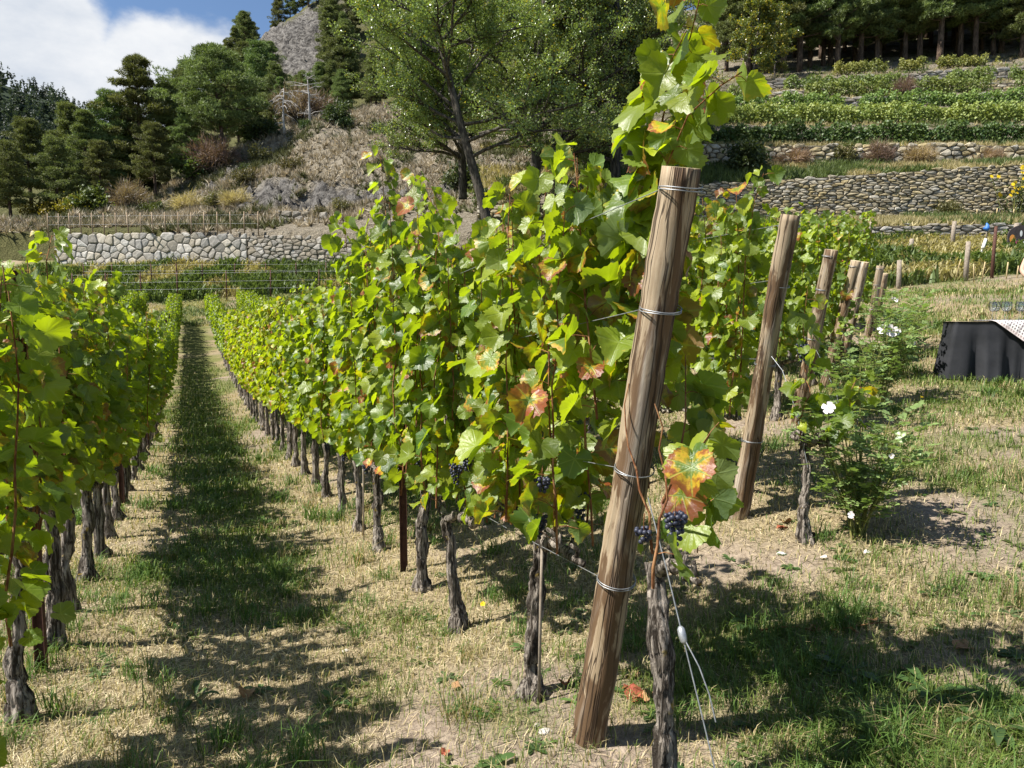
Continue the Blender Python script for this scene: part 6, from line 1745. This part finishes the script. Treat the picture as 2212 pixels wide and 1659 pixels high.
# short sward
x, y = view_scatter(300000, rng, 1.5, 30, 0.80)
g = green_amount(x, y); b_ = bare_amount(x, y)
p_ = x * ROW_P[0] + y * ROW_P[1]
sel = rng.uniform(size=len(x)) < np.clip(.42 + .8 * g - .45 * b_, .06, 1)
x, y, g = x[sel], y[sel], g[sel]; n = len(x)
isg = rng.uniform(size=n) < np.clip(.24 + 1.05 * g, 0, .95)
col = np.where(isg[:, None], np.array([[.10, .155, .030]]) + rng.uniform(-.02, .06, (n, 1)) * [[1, .8, .2]], np.array([[.42, .35, .19]])) * rng.uniform(.6, 1.35, (n, 1))
L = rng.uniform(.025, .07, n) * (1 + .8 * g) * np.clip(y / 8, 1, 1.6); W = rng.uniform(.0022, .0045, n) * np.clip(y / 3, 1, 4.5)
obj('grass', blades(x, y, L, W, rng.uniform(.2, 1.1, n), col, rng, 'grass', M['grass']), label='short mixed green and dry grass between the vine rows', cat='grass', kind='stuff')
# tufts of long grass
nt = 1500; tx, ty = view_scatter(nt, rng, 1.6, 20, 0.9); tg = green_amount(tx, ty) - .6 * bare_amount(tx, ty)
sel = rng.uniform(size=nt) < np.clip(tg * 1.2 + .08, .03, 1); tx, ty = tx[sel], ty[sel]
ex = [at(u, v, d)[:2] for u, v, d in ((490, 1600, 2.75), (660, 1590, 2.75), (330, 1260, 4.4), (300, 1420, 3.4), (30, 1590, 2.8), (1590, 1270, 3.8), (1230, 1290, 4.0), (1800, 1400, 3.0), (1000, 1560, 2.9), (530, 1290, 4.2))]
tx = np.concatenate([tx, [q[0] for q in ex]]); ty = np.concatenate([ty, [q[1] for q in ex]])
kk = 55; x = np.repeat(tx, kk) + rng.normal(0, .045, len(tx) * kk); y = np.repeat(ty, kk) + rng.normal(0, .045, len(tx) * kk); n = len(x)
dry_t = np.repeat(rng.uniform(size=len(tx)) < .22, kk)
col = np.where((dry_t & (rng.uniform(size=n) < .7))[:, None], [[.30, .24, .12]], [[.085, .15, .030]]) * rng.uniform(.65, 1.35, (n, 1))
L = np.repeat(rng.uniform(.07, .20, len(tx)), kk) * rng.uniform(.5, 1.15, n); W = rng.uniform(.003, .0055, n) * np.clip(y / 4, 1, 3)
obj('grass_tufts', blades(x, y, L, W, rng.uniform(.2, 1.3, n), col, rng, 'grass_tufts', M['grass']), label='longer green grass tufts scattered over the path and the row ends', cat='grass', kind='stuff')
# dry mown straw lying on the ground
x, y = view_scatter(170000, rng, 1.5, 24, 0.80); b_ = bare_amount(x, y); g = green_amount(x, y)
sel = rng.uniform(size=len(x)) < np.clip(1.05 - .75 * b_ - .55 * g, .1, 1); x, y = x[sel], y[sel]; n = len(x)
fld = fbm(x * 1.7, y * 1.7, 151, 4)[:, None]
col = (np.array([[.60, .51, .33]]) * np.clip(fld * 2.6 - .35, 0, 1) * .92 + np.array([[.34, .245, .14]]) * np.clip(1.35 - fld * 2.6, 0, 1)) * rng.uniform(.35, 1.25, (n, 1))
obj('straw', blades(x, y, rng.uniform(.04, .13, n), rng.uniform(.002, .0042, n) * np.clip(y / 3, 1, 3), rng.uniform(0, 1, n), col, rng, 'straw', M['straw'], True), label='dry mown straw lying over the soil under the vines', cat='straw', kind='stuff')
# long grass on the bank under the boulder wall and beyond the lawn
def bank_blades(n, ulo, uhi, dlo, dhi, L0, L1, name, label):
    u = rng.uniform(ulo, uhi, n); d = rng.uniform(dlo, dhi, n); x = (u - IMG_W / 2) / F_PX * d
    f = fbm(x * .5, d * .5, 141, 3)
    col = np.where((f > .40)[:, None], [[.095, .135, .038]], [[.32, .28, .13]]) * rng.uniform(.7, 1.3, (n, 1))
    L = rng.uniform(L0, L1, n) * (.5 + f)
    obj(name, blades(x, d, L, L * .13 + .008, rng.uniform(.2, 1.2, n), col, rng, name, M['grass']), label=label, cat='grass', kind='stuff')
bank_blades(26000, -150, 900, 57.5, 66, .4, 1.1, 'bank_grass', 'long green grass on the bank below the pale boulder wall')
bank_blades(26000, 60, 1000, 49, 58, .10, .32, 'far_grass', 'dry grass strip between the far row ends and the bank fence')
bank_blades(24000, 1500, 2450, 23, 33, .25, .75, 'rough_grass', 'rough green grass on the bank beyond the lawn')
# broad-leaved weeds
def weed_rosette(seed, nl, L, col, wid=.22, up=.35):
    r_ = np.random.default_rng(seed); mb = MB()
    for i in range(nl):
        az = i * 2.4 + r_.normal(0, .3); l = L * r_.uniform(.6, 1.1); d = np.array([math.cos(az), math.sin(az), 0]); s = np.array([-d[1], d[0], 0]); e = r_.uniform(.4, 1.4) * up
        V = []
        for f, w in ((0, .10), (.3, .55), (.6, 1.0), (.85, .7)):
            c = d * l * f + [0, 0, l * (e * f - .75 * e * f * f) + .004]; V += [c - s * wid * l * w * .5 + [0, 0, .03 * l * w], c - [0, 0, .01 * l], c + s * wid * l * w * .5 + [0, 0, .03 * l * w]]
        V.append(d * l + [0, 0, l * e * .2 + .004]); T = []; Q = []
        for k in range(3): Q += [(3 * k, 3 * k + 1, 3 * k + 4, 3 * k + 3), (3 * k + 1, 3 * k + 2, 3 * k + 5, 3 * k + 4)]
        T = [(9, 10, 12), (10, 11, 12)]
        mb.add(V, T, Q, np.tile(np.array(col) * r_.uniform(.7, 1.35), (13, 1)))
    return mb
WEED = [weed_rosette(1800 + i, 7 + i % 4, .07 + .015 * (i % 3), c, w_) for i, (c, w_) in enumerate((((.075, .12, .03), .3), ((.055, .10, .028), .38), ((.10, .13, .035), .22), ((.06, .11, .03), .5), ((.085, .125, .05), .3)))]
nw = 2400; wx, wy = view_scatter(nw, rng, 1.6, 13, .9); wg = green_amount(wx, wy); pw_ = wx * ROW_P[0] + wy * ROW_P[1]
sel = rng.uniform(size=nw) < np.clip(wg * .7 + np.where(pw_ > 1.6, .28, .05), .04, .9); wx, wy = wx[sel], wy[sel]; wz = gz(wx, wy)
mb = MB()
for i in range(len(wx)):
    g_ = WEED[int(rng.integers(0, 5))]; V = np.concatenate(g_.V); a_ = rng.uniform(0, 6.28); s_ = rng.uniform(.4, 1.05); c_, n_ = math.cos(a_) * s_, math.sin(a_) * s_
    mb.add(np.column_stack([V[:, 0] * c_ - V[:, 1] * n_ + wx[i], V[:, 0] * n_ + V[:, 1] * c_ + wy[i], V[:, 2] * s_ + wz[i]]), np.concatenate(g_.T), np.concatenate(g_.Q), np.concatenate(g_.C) * rng.uniform(.75, 1.3))
obj('low_weeds', mb.mesh('low_weeds', M['grass'], True, True), label='low broad-leaved weeds growing through the grass', cat='weeds', kind='stuff')
# the bigger weeds one can point at
for u, v, d, L, nl, c, w_, lab in ((1835, 1440, 2.95, .15, 8, (.10, .135, .085), .36, 'grey-green broad-leaved weed in the middle of the grass before the end posts'), (1625, 1330, 3.45, .13, 9, (.055, .10, .03), .34, 'leafy weed beside the bare branch on the ground'),
                                   (2010, 1480, 2.75, .17, 11, (.05, .095, .024), .28, 'dark sprawling weed by the bare patch of soil'), (1140, 1385, 3.55, .10, 8, (.06, .11, .03), .24, 'dandelion leaves beneath its yellow flower'),
                                   (1240, 1530, 2.95, .06, 5, (.09, .15, .04), .4, 'small bright weed at the foot of the big post'), (720, 1480, 3.1, .12, 7, (.06, .11, .03), .25, 'plantain rosette in the shaded path'),
                                   (420, 1475, 3.15, .13, 8, (.06, .11, .03), .2, 'plantain with upright blades in the path shade'), (2150, 1560, 2.5, .18, 10, (.055, .10, .03), .25, 'long-leaved weed at the picture corner'), (1900, 1560, 2.5, .13, 9, (.07, .12, .03), .4, 'round-leaved weed near the picture corner')):
    q = at(u, v, d); q = gpt(q[0], q[1]); r = obj('weed', None, loc=q, label=lab, cat='weed', group='single weeds')
    obj('leaves', weed_rosette(1900 + u, nl, L, c, w_, .7).mesh('leaves', M['grass'], True, True), r)
def dandelion(u, v, d, label, s=.016):
    q = at(u, v, d); g_ = gpt(q[0], q[1]); h = max(q[2] - g_[2], .05); r = obj('dandelion', None, loc=g_, label=label, cat='flower', group='dandelion flowers')
    obj('stem', mesh_np('stem', *tube([[0, 0, -.01], [.004, 0, h * .6], [0, 0, h]], [.002, .002, .002], 5, False), M['green_stem'], True), r)
    mb = MB()
    for k in range(34):
        a_ = k * 2.4; rr = s * math.sqrt((k + 1) / 34); mb.add([[0, 0, 0], [math.cos(a_ - .15) * rr, math.sin(a_ - .15) * rr, .006 - .2 * rr], [math.cos(a_ + .15) * rr, math.sin(a_ + .15) * rr, .006 - .2 * rr]], [(0, 1, 2)])
    obj('blossom', mb.mesh('blossom', M['yellow_petal']), r, (0, 0, h), rot=(.6, 0, 0))
dandelion(1043, 1305, 3.85, 'yellow dandelion flower between the third vine and the staked vine')
dandelion(1991, 857, 8.0, 'small yellow flower on the lawn near the table', .02)
# fallen leaves, stones, a dry twig
def fallen(u, v, d, s, mat, label, tilt):
    q = at(u, v, d); q = gpt(q[0], q[1]); V, T = LEAF_HI[(u + v) % 10]; V = V * s; V[:, 2] += .4 * s * np.sin(V[:, 0] / s * 2.2) ** 2 + .012
    obj('fallen_leaf', mesh_np('fallen_leaf', V, T, None, M[mat], True), loc=q, rot=(tilt, tilt * .6, u * .7), label=label, cat='leaf', group='fallen vine leaves')
for i, (u, v, d, s, m_, lab, tl_) in enumerate(((1372, 1538, 2.95, .055, 'dead_leaf_red', 'largest crumpled red leaf on the soil behind the big post foot', .3), (1392, 1545, 2.9, .045, 'dead_leaf_brown', 'brown leaf touching the largest red leaf', -.2), (1378, 1490, 3.1, .045, 'dead_leaf_brown', 'curled rusty leaf standing behind the red leaf', .9),
                                                 (1358, 1512, 3.0, .035, 'dead_leaf_red', 'small red leaf beside the big post foot', .4), (1405, 1520, 2.95, .035, 'dead_leaf_brown', 'small brown leaf nearer the peeling vine', -.5), (2080, 1390, 3.0, .05, 'dead_leaf_brown', 'tan leaf lying on the bare soil', .1),
                                                 (1225, 1490, 3.1, .035, 'dead_leaf_red', 'reddish leaf in the straw next to the staked vine', .5), (960, 1640, 2.6, .022, 'dead_leaf_red', 'tiny pink-red leaf in the straw by the picture edge', .2), (985, 1465, 3.2, .03, 'dead_leaf_brown', 'pale curled leaf lying in the straw', .3),
                                                 (530, 1455, 3.2, .045, 'dead_leaf_brown', 'pale leaf lying on the shaded path', .2), (1700, 1110, 4.6, .045, 'dead_leaf_brown', 'brown leaf under the second end post row', .5), (1690, 1130, 4.5, .04, 'dead_leaf_red', 'dark red leaf at the foot of the crooked vine', .2))):
    fallen(u, v, d, s, m_, lab, tl_)
def stone(u, v, d, s, label, mat='stone_pale'):
    q = at(u, v, d); q = gpt(q[0], q[1]); r_ = np.random.default_rng(u); V = GRAPE_V * (1 + r_.normal(0, .12, (len(GRAPE_V), 1))) * [s, s * .8, s * .45]
    obj('loose_stone', mesh_np('loose_stone', V, GRAPE_T, None, M[mat], False), loc=q, rot=(0, 0, u), label=label, cat='stone', group='loose stones')
stone(1178, 1580, 2.75, .03, 'pale flat stone in the straw before the big post'); stone(1160, 1572, 2.8, .016, 'pebble beside the pale flat stone'); stone(745, 1340, 3.75, .02, 'small stone in the straw between the row and the path')
stone(905, 1340, 3.75, .018, 'small white stone near the foot of the third vine'); stone(1690, 1186, 4.15, .028, 'stone on the bare soil by the crooked vine')
q0, q1 = at(1640, 1340, 3.35), at(1930, 1345, 3.25); n = 8
pts = [gpt(*(q0[:2] + (q1[:2] - q0[:2]) * f)) + [0, 0, .02 + .012 * math.sin(f * 9)] for f in np.linspace(0, 1, n)]
r = obj('dry_twig', None, loc=pts[0], label='fallen reddish twig with dry orange leaves on the ground', cat='twig')
obj('stick', mesh_np('stick', *tube(np.array(pts) - pts[0], np.linspace(.005, .002, n), 6), M['cane'], True), r)
for k, f in enumerate((.45, .5, .55, .72, .78, .84, .9)):
    V, T = LEAF_HI[k]; c = np.array(pts[int(f * (n - 1))]) - pts[0]
    obj('leaf', mesh_np('leaf', V * .028, T, None, M['dead_leaf_brown'], True), r, c + [RNG.normal(0, .02), RNG.normal(0, .03), .008], rot=(RNG.normal(0, .5), RNG.normal(0, .5), k))
for u, v, d, lab in ((1865, 1222, 4.0, 'white rose petal fallen under the rose bush'), (1770, 1220, 4.0, 'second fallen white petal, farther from the rose bush')):
    q = at(u, v, d); q = gpt(q[0], q[1]); obj('fallen_petal', PETAL, loc=q + [0, 0, .012], rot=(.2, .1, u), scl=.035, label=lab, cat='petal', group='fallen rose petals')
